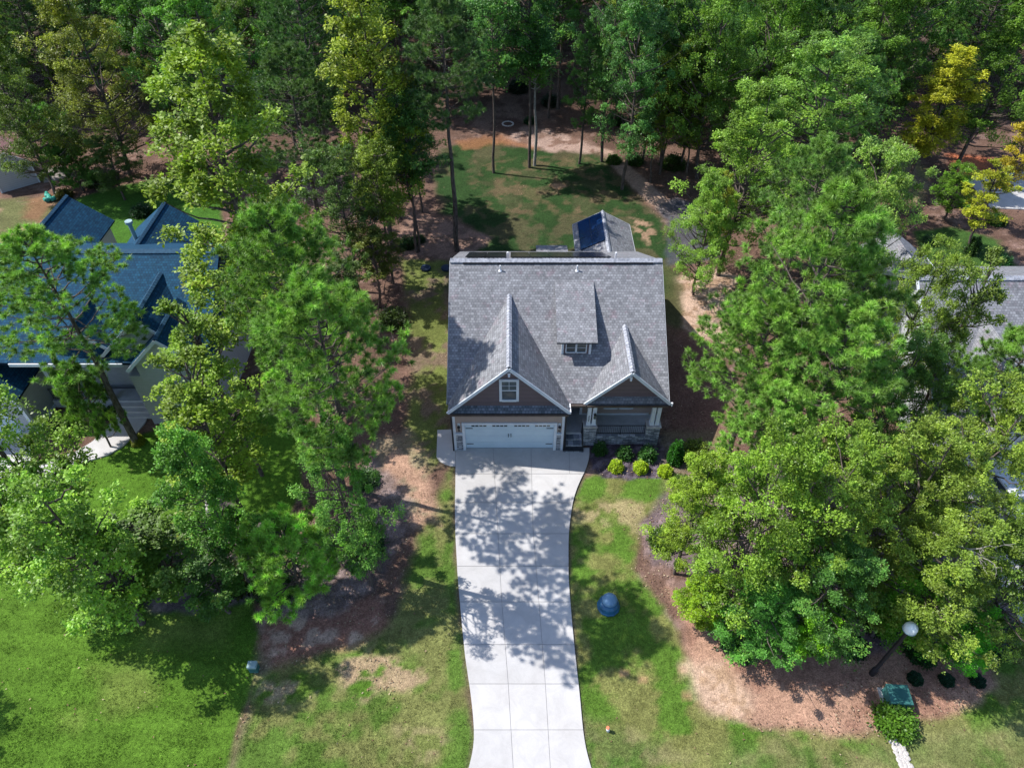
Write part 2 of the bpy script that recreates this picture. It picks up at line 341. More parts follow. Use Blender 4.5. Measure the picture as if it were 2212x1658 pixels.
# back lawn and beyond
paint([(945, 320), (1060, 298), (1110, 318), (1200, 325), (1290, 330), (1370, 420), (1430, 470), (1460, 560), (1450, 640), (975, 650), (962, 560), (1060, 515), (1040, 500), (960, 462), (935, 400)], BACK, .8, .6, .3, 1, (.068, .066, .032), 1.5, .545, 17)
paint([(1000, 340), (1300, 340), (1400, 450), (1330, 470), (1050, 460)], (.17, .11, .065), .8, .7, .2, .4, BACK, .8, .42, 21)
paint([(1190, 400), (1210, 396), (1225, 402), (1205, 410)], (.42, .24, .14), .3, .3, .2, .8)
paint([(1070, 300), (1130, 270), (1210, 290), (1300, 315), (1310, 330), (1180, 325)], (.40, .28, .23), .7, .7, .2, .85, (.2, .12, .09), .8, .55, 22)
paint([(985, 305), (1085, 290), (1160, 322), (1080, 312), (1000, 322)], (.26, .12, .06), .7, .5, .2, .8)
paint([(1050, 140), (1180, 130), (1230, 200), (1180, 290), (1020, 290), (960, 220)], (.24, .165, .13), 1.5, 1.5, .3, .6, (.1, .06, .05), 1.5, .5, 23)
paint([(1290, 318), (1318, 322), (1380, 375), (1455, 445), (1470, 470), (1425, 455), (1360, 400)], (.36, .25, .19), .35, .25, .2, .9)
paint([(1440, 480), (1420, 445), (1462, 425), (1540, 460), (1560, 560), (1440, 575)], (.06, .07, .085), .4, .3, .2, .8)
paint([(1360, 470), (1400, 478), (1430, 520), (1400, 530), (1370, 500)], (.33, .21, .14), .5, .5, .2, .8, BACK, .5, .5, 24)
paint([(880, 460), (950, 468), (1058, 512), (1050, 530), (975, 560), (880, 560), (850, 520)], (.27, .165, .125), .4, .3, .2, .9, (.14, .09, .07), .7, .55, 25)
paint([(1462, 600), (1540, 580), (1600, 600), (1570, 700), (1600, 780), (1520, 760), (1470, 700)], (.47, .33, .25), .4, .35, .2, .95, (.32, .21, .14), .5, .55, 26)
paint([(1430, 570), (1470, 590), (1475, 700), (1450, 760), (1435, 700)], (.07, .08, .03), .5, .4, .3, .8)
paint([(1435, 700), (1560, 740), (1560, 1000), (1440, 940)], (.17, .09, .065), .6, .4, .2, .8)
paint([(1430, 930), (1560, 930), (1540, 1100), (1440, 1060)], (.2, .16, .09), .6, .4, .2, .6)
# left neighbour's back yard
paint([(160, 430), (230, 410), (340, 385), (480, 400), (480, 560), (150, 560)], (.05, .125, .016), .4, .3, .15, 1)
paint([(-400, 420), (60, 430), (150, 440), (110, 560), (-400, 620)], (.11, .12, .045), .8, .6, .2, .9, (.28, .17, .12), 1.4, .6, 28)
paint([(60, 432), (110, 415), (120, 430), (85, 480), (50, 470)], (.2, .11, .06), .4, .4, .2, .9)
# right neighbour
paint([(1975, 500), (2060, 490), (2160, 520), (2212, 590), (2120, 640), (2000, 600)], (.04, .085, .018), .4, .3, .2, 1)
paint([(1870, 320), (1970, 310), (2010, 400), (1980, 440), (1880, 400)], (.24, .22, .10), .8, .6, .2, .9, (.3, .22, .15), 1, .5, 29)
paint([(2050, 330), (2140, 340), (2150, 385), (2060, 380)], (.42, .13, .06), .6, .5, .2, .9)
paint([(2000, 560), (2212, 600), (2300, 1200), (2212, 1200), (1960, 1000)], (.12, .1, .07), .6, .4, .2, .8)
wood_shade = np.clip((y - 60) / 12, 0, 1) * (1 - .0); colr = colr * (1 - .45 * wood_shade)[..., None]  # ground past the yard darkened: shade under the trees painted into its colour
lw = [W(*q)[:2] for q in [(-500, 1100), (560, 1400), (545, 1480), (510, 1580), (470, 1800), (-500, 1800)]]
dl_ = np.clip(sdist(x, y, lw) / .6, 0, 1); colr = colr * (1 + .07 * dl_ * np.sign(np.sin((y + .04 * x) * 5.6)) * (fbm(x, y, 2, 88) > .35))[..., None]
EDGE = [W(q_, w_)[:2] for q_, w_ in [(984, 968), (984, 1045), (983, 1140), (989, 1250), (1005, 1420), (1022, 1545), (1024, 1605), (1006, 1680), (985, 1730), (1308, 1730), (1284, 1680), (1263, 1605), (1256, 1545), (1243, 1420), (1228, 1250), (1228, 1160), (1238, 1080), (1268, 1010), (1273, 968)]]
de = -sdist(x, y, EDGE) + (fbm(x, y, .4, 90) - .5) * .2; ek = (np.clip(1 - np.abs(de - .03) / .12, 0, 1) * .8)[..., None]; colr = colr * (1 - ek) + np.array([.11, .085, .06]) * ek
# distant wood floor, darker green-brown
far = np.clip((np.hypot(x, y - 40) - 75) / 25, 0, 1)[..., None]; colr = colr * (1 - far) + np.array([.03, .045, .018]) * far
colr = np.clip(colr * (.92 + .16 * rng.random(x.shape))[..., None], 0.004, 1)
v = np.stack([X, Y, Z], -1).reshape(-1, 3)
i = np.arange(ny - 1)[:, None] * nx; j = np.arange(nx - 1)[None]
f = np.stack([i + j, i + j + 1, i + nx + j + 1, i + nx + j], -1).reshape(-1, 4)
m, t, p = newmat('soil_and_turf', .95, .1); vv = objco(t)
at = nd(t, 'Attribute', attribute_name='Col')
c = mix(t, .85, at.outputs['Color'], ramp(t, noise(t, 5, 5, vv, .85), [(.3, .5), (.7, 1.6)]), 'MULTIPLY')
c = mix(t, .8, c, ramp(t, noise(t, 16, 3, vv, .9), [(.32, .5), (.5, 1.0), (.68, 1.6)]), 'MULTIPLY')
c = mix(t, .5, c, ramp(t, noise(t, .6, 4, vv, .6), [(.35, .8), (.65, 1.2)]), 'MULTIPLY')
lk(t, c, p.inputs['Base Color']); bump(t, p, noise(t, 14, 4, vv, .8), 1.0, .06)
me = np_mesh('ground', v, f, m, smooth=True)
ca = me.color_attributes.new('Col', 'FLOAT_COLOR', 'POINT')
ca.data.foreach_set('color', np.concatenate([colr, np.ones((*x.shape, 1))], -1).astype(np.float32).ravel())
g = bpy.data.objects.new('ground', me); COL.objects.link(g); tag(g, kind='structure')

# ------------------------------------------------------------------ driveway and paths
yk = [968, 985, 1010, 1045, 1080, 1120, 1160, 1250, 1340, 1420, 1500, 1545, 1575, 1605, 1640, 1680, 1730]
xL = [984, 984, 984, 984, 983, 983, 984, 989, 997, 1005, 1017, 1022, 1024, 1024, 1018, 1006, 985]
xR = [1273, 1273, 1268, 1250, 1238, 1232, 1228, 1228, 1235, 1243, 1252, 1256, 1259, 1263, 1271, 1284, 1308]
def smooth(yy, a):
    # gentle smoothing of the surveyed edge
    return float(np.mean([np.interp(yy + k, yk, a) for k in (-14, -7, 0, 7, 14)])) if 1000 < yy < 1700 else float(np.interp(yy, yk, a))
j1 = lambda yy: float(np.interp(yy, [968, 1106, 1302, 1478, 1730], [1065, 1073, 1084, 1098, 1113]))
j2 = lambda yy: float(np.interp(yy, [968, 1139, 1301, 1478, 1730], [1147, 1151, 1164, 1178, 1193]))
j3 = lambda yy: float(np.interp(yy, [968, 1100], [1229, 1232]))
rows = [968.5, 1025, 1087, 1154, 1224, 1301, 1393, 1478, 1577, 1730]
dv = MB(); sub = MB()
fs_ = [lambda q: smooth(q, xL), j1, j2, j3, lambda q: smooth(q, xR)]
for a, b in zip(rows[:-1], rows[1:]):
    yy = np.linspace(a + .5, b - .5, 9)
    cols = fs_ if a < 1000 else [fs_[0], fs_[1], fs_[2], fs_[4]]
    for l, r in zip(cols[:-1], cols[1:]):
        gl = 0 if l is fs_[0] else .45; gr = 0 if r is fs_[4] else .45
        L = [W(l(q) + gl, q)[:2] for q in yy]; Rr = [W(r(q) - gr, q)[:2] for q in yy]
        if min(p2[0] - p1[0] for p1, p2 in zip(L, Rr)) < .05: continue
        dv.prism(L + Rr[::-1], -.05, .085)
dobj = struct(dv, 'driveway', M['drive'])
sa = dobj.data.attributes.new('slab', 'FLOAT', 'FACE'); sr = random.Random(4); vals = []; 
for pl in dobj.data.polygons:
    if len(pl.vertices) > 4 and pl.normal.z > 0: cur = sr.random()
    vals.append(cur)
sa.data.foreach_set('value', vals)
yy = np.linspace(969, 1729, 60)
sub.prism([W(smooth(q, xL) + .3, q)[:2] for q in yy] + [W(smooth(q, xR) - .3, q)[:2] for q in yy][::-1], -.06, .065)
struct(sub, 'driveway_joint_bed', nmat('dark_joint', (.24, .235, .23), (.32, .31, .30), 5))
pad = MB(); pp = [W(*q)[:2] for q in [(945, 930), (983.4, 929), (983.4, 1008), (975, 1008), (962, 1004), (949, 997), (943, 988)]]
pad.prism(pp[::-1], -.05, .08); struct(pad, 'side_pad', M['concrete'])
# left neighbour: curved walk and drive
wk = MB(); cen = [(292, 893, 31), (285, 905, 33), (268, 925, 34), (246, 948, 33), (218, 968, 30), (180, 985, 22), (130, 1003, 20), (80, 1025, 20)]
cen = [(np.interp(k, range(8), [c_[0] for c_ in cen]), np.interp(k, range(8), [c_[1] for c_ in cen]), np.interp(k, range(8), [c_[2] for c_ in cen])) for k in np.linspace(0, 7, 29)]
LL = []; RR = []
for k in range(len(cen)):
    a0, a1 = cen[max(0, k - 1)], cen[min(k + 1, len(cen) - 1)]; dx = a1[0] - a0[0]; dy = a1[1] - a0[1]; L = math.hypot(dx, dy)
    LL.append(W(cen[k][0] + dy / L * cen[k][2], cen[k][1] - dx / L * cen[k][2] * .6)[:2]); RR.append(W(cen[k][0] - dy / L * cen[k][2], cen[k][1] + dx / L * cen[k][2] * .6)[:2])
wk.add([(*q, .075) for q in LL + RR] + [(*q, -.05) for q in LL + RR], [f_ for k in range(len(cen) - 1) for f_ in ((k, k + 1, len(cen) + k + 1, len(cen) + k), (k + 1, k, 2 * len(cen) + k, 2 * len(cen) + k + 1), (len(cen) + k, len(cen) + k + 1, 3 * len(cen) + k + 1, 3 * len(cen) + k))])
struct(wk, 'front_walk', M['concrete'])
d2 = MB(); d2.prism([W(*q)[:2] for q in [(-420, 925), (62, 928), (70, 1000), (40, 1060), (-10, 1120), (-420, 1200)]][::-1], -.05, .06); struct(d2, 'neighbour_driveway', M['concrete'])
d3 = MB(); d3.prism([(23.5, -10), (23.5, 23.5), (36, 23.5), (36, -10)][::-1], -.05, .06); struct(d3, 'far_driveway', M['concrete'])
d4 = MB(); d4.prism([W(*q)[:2] for q in [(2085, 385), (2150, 372), (2260, 370), (2260, 455), (2140, 450)]][::-1], -.05, .06); struct(d4, 'back_pad', M['concrete'])

# ------------------------------------------------------------------ main house
XL, XR = -3.45, 8.38
house = empty('grey_roofed_house', (2.5, 32, 0), 'taupe house with grey shingle roof at the head of the concrete driveway', 'house')
def roofz(yv): return 3.5 + .62 * (yv - 26.03)
RY, RZ = 32.98, 7.81
wl = MB()
wl.box(-3.18, 2.81, 25.9, 39.4, 0, 3.40); wl.box(2.81, 3.95, 29.3, 39.4, 0, 3.3); wl.box(3.95, 8.05, 27.88, 39.4, 0, 3.3)
wl.box(-3.18, -2.70, 25.7, 25.9, 0, 3.45); wl.box(2.43, 2.81, 25.7, 25.9, 0, 3.45); wl.box(-2.70, 2.43, 25.7, 25.9, 2.32, 3.45)
wl.build('wall', M['taupe'], house)
for X0 in (-3.30, 8.13):      # end gable walls under the main roof
    eg = MB(); vs = [(X0, 26.4, 3.3), (X0, 39.4, 3.3), (X0, 32.98, 7.4), (X0 + .12, 26.4, 3.3), (X0 + .12, 39.4, 3.3), (X0 + .12, 32.98, 7.4)]
    eg.add(vs, [(0, 1, 2), (5, 4, 3), (0, 3, 4, 1), (1, 4, 5, 2), (2, 5, 3, 0)])
    eg.build('end_gable_wall', M['taupe'], house)
g1 = MB(); g1.gable(-3.1, 2.75, 3.42, -.17, 6.35, 25.72, 25.9); g1.build('gable_wall', M['brown'], house)['label'] = 'dark brown gable over the garage door'
g2 = MB(); g2.gable(4.0, 8.3, 3.5, 6.15, 5.62, 26.35, 26.5); g2.build('gable_wall', M['brown'], house)['label'] = 'dark brown gable over the porch'
# roofs
rf = MB(); rf.slab((XL, 26.03, 3.5), (XR, 26.03, 3.5), (XR, RY, RZ), (XL, RY, RZ), .16)
rf.slab((XR, 39.98, 3.59), (XL, 39.98, 3.59), (XL, RY, RZ), (XR, RY, RZ), .16, (3.1, 2)); roof = rf.build('roof', M['shingle'], house)
def gable_roof(mb, xa, za, y0, y1, xl, xr, ze, th=.12):
    mb.slab((xl, y1, ze), (xl, y0, ze), (xa, y0, za), (xa, y1, za), th, (.7, 0))
    mb.slab((xr, y0, ze), (xr, y1, ze), (xa, y1, za), (xa, y0, za), th, (2.1, 5))
gr = MB(); gable_roof(gr, -.15, 6.72, 25.40, 31.6, -3.40, 3.06, 3.50); gr.build('garage_gable_roof', M['shingle'], house)
gr = MB(); gable_roof(gr, 6.18, 5.78, 26.05, 30.1, 3.88, 8.47, 3.50); gr.build('porch_gable_roof', M['shingle'], house)
dr = MB(); dr.slab((2.38, 28.05, 6.02), (4.53, 28.05, 6.02), (4.53, 32.0, 7.2), (2.38, 32.0, 7.2), .1, (1.3, .4)); dr.build('dormer_roof', M['shingle'], house)
dw = MB(); dw.box(2.72, 4.2, 28.38, 30.9, 4.6, 6.0); dw.build('dormer_wall', M['brown'], house)
pieces('dormer_trim', M['trim'], house, bx(2.66, 2.78, 28.34, 28.5, 4.86, 5.96), bx(4.14, 4.26, 28.34, 28.5, 4.86, 5.96))
ap = MB(); ap.slab((-3.3, 25.36, 3.44), (3.0, 25.36, 3.44), (3.0, 25.75, 3.68), (-3.3, 25.75, 3.68), .06); ap.build('apron_roof', M['shingle_shaded'], house)
ap = MB(); ap.slab((3.98, 26.0, 3.44), (8.4, 26.0, 3.44), (8.4, 26.38, 3.68), (3.98, 26.38, 3.68), .06); ap.build('apron_roof', M['shingle_shaded'], house)
# ridge caps: overlapping pieces along each ridge
def caps(a, b, wd, name='ridge_cap', mat=M['cap'], tall=.05):
    a, b = Vector(a), Vector(b); L = (b - a).length; n = int(L / .22); mb = MB(); e = (b - a) / n; side = e.cross(Vector((0, 0, 1))).normalized()
    for k in range(n):
        p0, p1 = a + e * k, a + e * (k + 1.08)
        for s_ in (-1, 1):
            q = [p0 + Vector((0, 0, .04)), p1 + Vector((0, 0, .02)), p1 + side * s_ * wd - Vector((0, 0, wd * .62 + .0)), p0 + side * s_ * wd - Vector((0, 0, wd * .62 - .02))]
            o_ = [v_ + Vector((0, 0, tall)) for v_ in q]
            mb.add(o_ + q, [(0, 1, 2, 3), (7, 6, 5, 4), (0, 4, 5, 1), (1, 5, 6, 2), (2, 6, 7, 3), (3, 7, 4, 0)])
    return mb
caps((XL, RY, RZ + .02), (XR, RY, RZ + .02), .2, tall=.08).build('ridge_cap', M['cap'], house)
c_ = caps((-.15, 25.4, 6.74), (-.15, 31.25, 6.74), .14); c_.build('ridge_cap', M['cap'], house)
caps((6.18, 26.05, 5.80), (6.18, 29.75, 5.80), .14).build('ridge_cap', M['cap'], house)
rv = MB(); rv.box(XL + .7, XR - .5, RY - .235, RY - .205, RZ - .10, RZ - .01); rv.build('ridge_vent', M['dark'], house)
# rakes, fascia, gutters
def rake(parent, xl, xa, xr, ze, za, y, name='rake_board'):
    for k, xe in enumerate((xl, xr)):
        a, b = Vector((xe, y + .003 * k, ze - .07)), Vector((xa, y + .003 * k, za - .07)); brr(a, b, .06, .17).build(name, M['trim'], parent)
rake(house, -3.40, -.15, 3.06, 3.5, 6.72, 25.37)
rake(house, 3.88, 6.18, 8.47, 3.5, 5.78, 26.02)
for xx in (XL - .03, XR + .03):
    pieces('rake_board', M['rake_grey'], house, brr((xx, 26.03, 3.40), (xx, RY, RZ - .1), .03, .14), brr((xx, 39.98, 3.48), (xx, RY, RZ - .1), .03, .14))
pieces('gutter', M['bronze'], house, bx(3.0, 3.92, 25.88, 26.02, 3.34, 3.46), bx(XL, XR, 39.98, 40.08, 3.38, 3.52), bx(-3.3, 3.0, 25.26, 25.36, 3.30, 3.41), bx(4.0, 8.38, 25.9, 26.0, 3.30, 3.41))
pieces('gutter_end', M['white_plastic'], house, bx(3.06, 3.12, 25.4, 26.1, 3.34, 3.5), bx(8.5, 8.58, 26.0, 26.1, 3.3, 3.52))
pieces('downspout', M['dark'], house, MB().tube([(-3.27, 25.62, 3.35), (-3.27, 25.62, .1)], .045, 8), MB().tube([(2.90, 25.62, 3.35), (2.90, 25.62, .1)], .045, 8))
pieces('corner_board', M['trim'], house, bx(-3.22, -3.08, 25.66, 25.82, 0, 3.42), bx(2.71, 2.85, 25.66, 25.82, 0, 3.42), bx(3.9, 4.04, 27.84, 27.96, .65, 3.2))
# garage door
fr = MB(); fr.box(-2.73, -2.58, 25.64, 25.86, 0, 2.2).box(2.31, 2.46, 25.64, 25.86, 0, 2.2).box(-2.73, 2.46, 25.64, 25.86, 2.203, 2.36); fr.build('door_frame', M['trim'], house)
gd = MB()
for k in range(4): gd.box(-2.58, 2.31, 25.84 , 25.92, .02 + k * .545, .02 + k * .545 + .537)
gdo = gd.build('garage_door', M['door_white'], house)
for k in range(4):
    pw = MB(); pb = MB(); x0 = -2.22 + k * 1.14 + (.06 if k > 1 else 0)
    for q in range(4): pw.box(x0 + q * .215, x0 + q * .215 + .175, 25.825, 25.85, 1.88, 2.05)
    for a_ in (.0,): pb.box(x0 - .05, x0 + .87, 25.832, 25.848, 1.84, 1.865).box(x0 - .05, x0 + .87, 25.832, 25.848, 2.065, 2.09)
    pw.build('door_window', M['glass'], gdo); pb.build('window_bead', M['door_white'], gdo)
for xx in (-.20, -.06):
    h_ = MB(); h_.tube([(xx, 25.82, 1.02), (xx, 25.78, 1.06), (xx, 25.78, 1.26), (xx, 25.82, 1.30)], .018, 6); h_.build('door_handle', M['dark'], gdo)
for zz in (.42, 1.73):
    for x0, x1 in ((-2.54, -2.16), (1.89, 2.27)):
        h_ = MB(); h_.box(x0, x1, 25.82, 25.838, zz - .022, zz + .022); h_.build('hinge_strap', M['dark'], gdo)
# stone skirts and caps
for x0, x1 in ((-3.08, -2.73), (2.46, 2.71)):
    s_ = MB(); s_.box(x0, x1, 25.62, 25.70, 0, 1.45); s_.build('stone_skirt', M['ledge'], house)
    s_ = MB(); s_.box(x0 - .02, x1 + .02, 25.58, 25.7, 1.453, 1.54); s_.build('skirt_cap', M['trim'], house)
def lantern(x_, y_, z_, parent):
    l = MB(); l.box(x_ - .07, x_ + .07, y_ - .02, y_, z_ - .26, z_ + .3); b_ = l.build('wall_lamp', M['trim'], parent)
    l = MB(); l.tube([(x_, y_ - .02, z_ + .16), (x_, y_ - .12, z_ + .2), (x_, y_ - .14, z_ + .1)], .015, 6); l.box(x_ - .06, x_ + .06, y_ - .2, y_ - .08, z_ - .16, z_ - .14); l.box(x_ - .07, x_ + .07, y_ - .21, y_ - .07, z_ + .1, z_ + .13); l.box(x_ - .015, x_ + .015, y_ - .155, y_ - .125, z_ + .13, z_ + .2)
    for sx in (-.055, .045):
        for sy in (-.195, -.095): l.box(x_ + sx, x_ + sx + .01, y_ + sy, y_ + sy + .01, z_ - .14, z_ + .1)
    l.build('lamp_cage', M['dark'], b_)
    l = MB(); l.box(x_ - .04, x_ + .04, y_ - .18, y_ - .1, z_ - .13, z_ + .09); l.build('lamp_glass', M['glass'], b_)
lantern(-2.89, 25.7, 2.0, house); lantern(2.585, 25.7, 2.0, house)
# windows
def window(x0, x1, z0, z1, y_, parent, fw=.1, cols=2, rows=2, blind=False, sash=True):
    f_ = MB(); f_.box(x0 - fw, x0, y_ - .05, y_ + .03, z0 - fw, z1 + fw).box(x1, x1 + fw, y_ - .05, y_ + .03, z0 - fw, z1 + fw)
    f_.box(x0, x1, y_ - .05, y_ + .03, z1, z1 + fw).box(x0, x1, y_ - .07, y_ + .03, z0 - fw, z0)
    o = f_.build('window', M['trim'], parent)
    g_ = MB(); g_.box(x0, x1, y_ - .012, y_ + .02, z0, z1); g_.build('pane', M['glass'], o)
    b_ = MB(); zm = (z0 + z1) / 2
    if sash: b_.box(x0, x1, y_ - .035, y_ - .014, zm - .03, zm + .03)
    zt = zm + .03 if sash else z0
    for k in range(1, cols): b_.box(x0 + (x1 - x0) * k / cols - .012, x0 + (x1 - x0) * k / cols + .012, y_ - .03, y_ - .014, zt, z1)
    for k in range(1, rows): zz = zt + (z1 - zt) * k / rows; b_.box(x0, x1, y_ - .028, y_ - .0145, zz - .01, zz + .01)
    b_.build('glazing_bar', M['trim'], o)
    if blind:
        b_ = MB()
        for k in range(11): b_.box(x0 + .02, x1 - .02, y_ - .0135, y_ - .0125, zt + .03 + k * .066, zt + .05 + k * .066 + .012)
        b_.build('blind', M['blind'], o)
    return o
window(-.52, .22, 4.18, 5.5, 25.70, house, .14, 2, 2, True)
window(2.93, 3.40, 5.10, 5.70, 28.37, house, .05, 1, 2, False, False); window(3.50, 3.97, 5.10, 5.70, 28.37, house, .05, 1, 2, False, False)
window(5.36, 6.03, 1.25, 2.6, 27.86, house, .1, 1, 1); window(6.17, 6.85, 1.25, 2.6, 27.86, house, .1, 1, 1)
d_ = MB(); d_.box(3.0, 3.85, 29.22, 29.3, .65, 2.75); fd = d_.build('front_door', nmat('teal_door', (.03, .08, .09), (.04, .1, .11), 2, .5), house)
pieces('door_trim', M['trim'], house, bx(2.9, 2.99, 29.2, 29.31, .65, 2.85), bx(3.86, 3.94, 29.2, 29.31, .65, 2.85))
# porch
pf = MB(); pf.box(2.85, 3.95, 26.48, 29.25, .0, .65).box(3.95, 8.1, 26.3, 27.88, .0, .648); pf.build('porch_floor', M['porch_floor'], house)
bb = MB(); bb.box(4.04, 7.9, 27.83, 27.88, .65, .74); bb.build('baseboard', M['trim'], house)
st = MB(); st.box(2.85, 4.02, 26.16, 26.48, 0, .49).box(2.85, 4.02, 25.84, 26.16, 0, .33).box(2.85, 4.02, 25.5, 25.84, 0, .17); st.build('front_steps', M['ledge'], house)
pb = MB(); pb.box(4.69, 7.47, 26.16, 26.3, -.1, .72); pb.build('porch_wall', M['ledge'], house)
for x0, x1, cs in ((3.98, 4.69, (4.12, 4.41)), (7.47, 8.22, (7.63, 7.92))):
    s_ = MB(); s_.box(x0, x1, 26.06, 26.66, -.1, 1.52); s_.build('stone_pillar', M['ledge'], house)
    s_ = MB(); s_.box(x0 - .04, x1 + .04, 26.02, 26.7, 1.523, 1.58); s_.build('pillar_cap', M['stone_light'], house)
    for k, cx in enumerate(cs):
        s_ = MB(); s_.box(cx, cx + .2, 26.2, 26.42, 1.58, 3.2).box(cx - .03, cx + .23, 26.17, 26.45, 1.583, 1.72).box(cx - .03, cx + .23, 26.17, 26.45, 3.06, 3.2)
        cobj = s_.build('porch_column', M['trim'], house)
        if cx == 4.12:
            for q in range(4):
                nb = MB(); z_ = 2.26 - q * .12
                nb.box(cx + .07, cx + .13, 26.185, 26.2, z_ + .075, z_ + .09).box(cx + .07, cx + .13, 26.185, 26.2, z_, z_ + .015).box(cx + (.07 if q % 2 else .118), cx + (.082 if q % 2 else .13), 26.185, 26.2, z_ + .015, z_ + .075)
                nb.build('house_digit', M['dark'], cobj)
        if cx == 4.41: lantern(cx + .1, 26.2, 2.45, cobj)
bm = MB(); bm.box(3.98, 8.3, 26.22, 26.42, 3.2, 3.5); bm.build('porch_beam', M['trim'], house)
rl = MB(); rl.bar((4.72, 26.26, 1.47), (7.45, 26.26, 1.47), .04, .03); rl.bar((4.72, 26.26, .84), (7.45, 26.26, .84), .03, .03)
for k in range(27): xx = 4.76 + k * .1025; rl.bar((xx, 26.26, .84), (xx, 26.26, 1.47), .016, up=(0, 1, 0))
rl.bar((6.08, 26.26, .7), (6.08, 26.26, 1.47), .035, up=(0, 1, 0)); rl.build('porch_railing', M['dark'], house)
for xx in (2.97, 3.93):
    rl = MB(); rl.bar((xx, 26.45, 1.5), (xx, 25.5, .95), .035); rl.bar((xx, 26.45, .75), (xx, 25.5, .25), .025); rl.bar((xx, 25.5, .05), (xx, 25.5, .98), .035, up=(0, 1, 0)); rl.bar((xx, 26.45, .6), (xx, 26.45, 1.52), .035, up=(0, 1, 0))
    for k in range(1, 8): q = k / 8; rl.bar((xx, 26.45 - .95 * q, .75 - .5 * q), (xx, 26.45 - .95 * q, 1.5 - .55 * q), .015, up=(0, 1, 0))
    rl.build('stair_handrail', M['dark'], house)
# gable cameras / lights, roof vents
for xx, yy_, zz in ((-.15, 25.62, 6.2), (6.14, 26.25, 5.3)):
    s_ = MB(); s_.box(xx - .07, xx + .07, yy_ - .2, yy_ + .1, zz, zz + .12); s_.tube([(xx, yy_ - .24, zz - .02), (xx, yy_ - .2, zz - .1)], .06, 8); s_.build('security_light', M['white_plastic'], house)
for xx, yy_ in ((-.66, 32.45), (3.62, 32.45)):
    zz = roofz(yy_); s_ = MB(); s_.tube([(xx, yy_, zz - .1), (xx, yy_, zz + .34)], .04, 8); s_.tube([(xx, yy_, zz - .02), (xx, yy_, zz + .06)], [.12, .05], 8); s_.build('vent_pipe', M['white_plastic'], house)
for xx, yy_ in ((-.25, 34.3), (5.95, 34.0)):
    zz = RZ - .603 * (yy_ - RY); s_ = MB(); s_.tube([(xx, yy_, zz - .1), (xx, yy_, zz + .42)], .05, 8); s_.build('vent_pipe', M['white_plastic'], house)
# rear solar arrays
def rear(x_, d, up): return (x_, RY + d, RZ - .603 * d + up)
def panels(x0, x1, d0, d1, n, mat):
    s_ = MB(); wd = (x1 - x0) / n
    for k in range(n):
        for q in range(2):
            a, b = x0 + k * wd + .015, x0 + (k + 1) * wd - .015; e0 = d0 + (d1 - d0) * q / 2 + .015; e1 = d0 + (d1 - d0) * (q + 1) / 2 - .015
            s_.slab(rear(b, e1, .14), rear(a, e1, .14), rear(a, e0, .14), rear(b, e0, .14), .045)
    return s_
panels(-2.7, -.35, .9, 4.9, 2, M['solar_black']).build('solar_array', M['solar_black'], house)
panels(-.1, 5.7, .9, 4.9, 5, M['solar_black']).build('solar_array', M['solar_black'], house)
# rear sunroom wing and bump-out roofs
sw = MB(); sw.box(4.8, 8.15, 39.4, 44.2, 0, 2.75); sw.gable(4.8, 8.15, 2.75, 6.47, 3.7, 43.9, 44.2); sw.build('rear_wing_wall', M['taupe'], house)
sr = MB(); gable_roof(sr, 6.47, 3.85, 38.6, 44.6, 4.42, 8.50, 2.76, .1); sro = sr.build('rear_wing_roof', M['shingle'], house)
caps((6.47, 39.4, 3.87), (6.47, 44.6, 3.87), .14).build('ridge_cap', M['cap'], house)
pieces('rake_board', M['rake_grey'], house, brr((8.53, 38.8, 2.68), (8.53, 44.6, 2.68), .04, .12), brr((4.39, 38.8, 2.68), (4.39, 44.6, 2.68), .04, .12), brr((4.42, 44.62, 2.7), (6.47, 44.62, 3.78), .04, .12), brr((8.5, 44.62, 2.7), (6.47, 44.62, 3.78), .04, .12))
sp = MB(); sl = (3.85 - 2.76) / 2.05
def sl_pt(x_, y_, up=.1): return (x_, y_, 2.76 + (x_ - 4.42) * sl + up)
for xa, xb in ((4.72, 5.50), (5.53, 6.33)):
    sp.slab(sl_pt(xa, 44.45), sl_pt(xa, 41.0), sl_pt(xb, 41.0), sl_pt(xb, 44.45), .04)
sp.build('solar_array', M['solar'], house)['label'] = 'two deep blue solar panels'
bo = MB(); bo.slab((3.8, 41.5, 3.05), (1.65, 41.5, 3.05), (1.65, 39.3, 3.6), (3.8, 39.3, 3.6), .1); bo.build('bump_out_roof', M['shingle'], house)
bo = MB(); bo.box(1.8, 3.65, 39.4, 41.2, 0, 3.0); bo.build('bump_out_wall', M['taupe'], house)

# ------------------------------------------------------------------ left neighbour
lh = empty('blue_roofed_house', (-24, 33, 0), 'house with deep blue shingle roof and nested gables, left of the driveway', 'house')
RB = (33.2, 8.3)
a_ = MB(); a_.box(-36.5, -16.9, 30.4, 38.0, 0, 4.9).box(-36.5, -16.9, 38.0, 39.4, 0, 4.0); a_.box(-20.9, -16.9, 27.7, 30.0, 0, 3.9); a_.box(-34.6, -27.3, 27.0, 30.0, 0, 3.0)
a_.build('wall', M['grey_siding'], lh)
a_ = MB(); a_.slab((-37, 27.7, 4.89), (-16.3, 27.7, 4.89), (-16.3, *RB), (-37, *RB), .16)
a_.slab((-16.3, 40.2, 4.1), (-37, 40.2, 4.1), (-37, *RB), (-16.3, *RB), .16); a_.build('roof', M['shingle_blue'], lh)
bx(-27.0, -20.9, 27.62, 27.7, 4.66, 4.86).build('fascia', M['trim'], lh)
for xx in (-26.6, -23.6, -21.2): bx(xx - .1, xx + .1, 29.05, 29.25, .6, 5.0).build('porch_post', M['trim'], lh)
caps((-37, RB[0], RB[1] + .02), (-16.3, RB[0], RB[1] + .02), .2).build('ridge_cap', M['cap_blue'], lh)
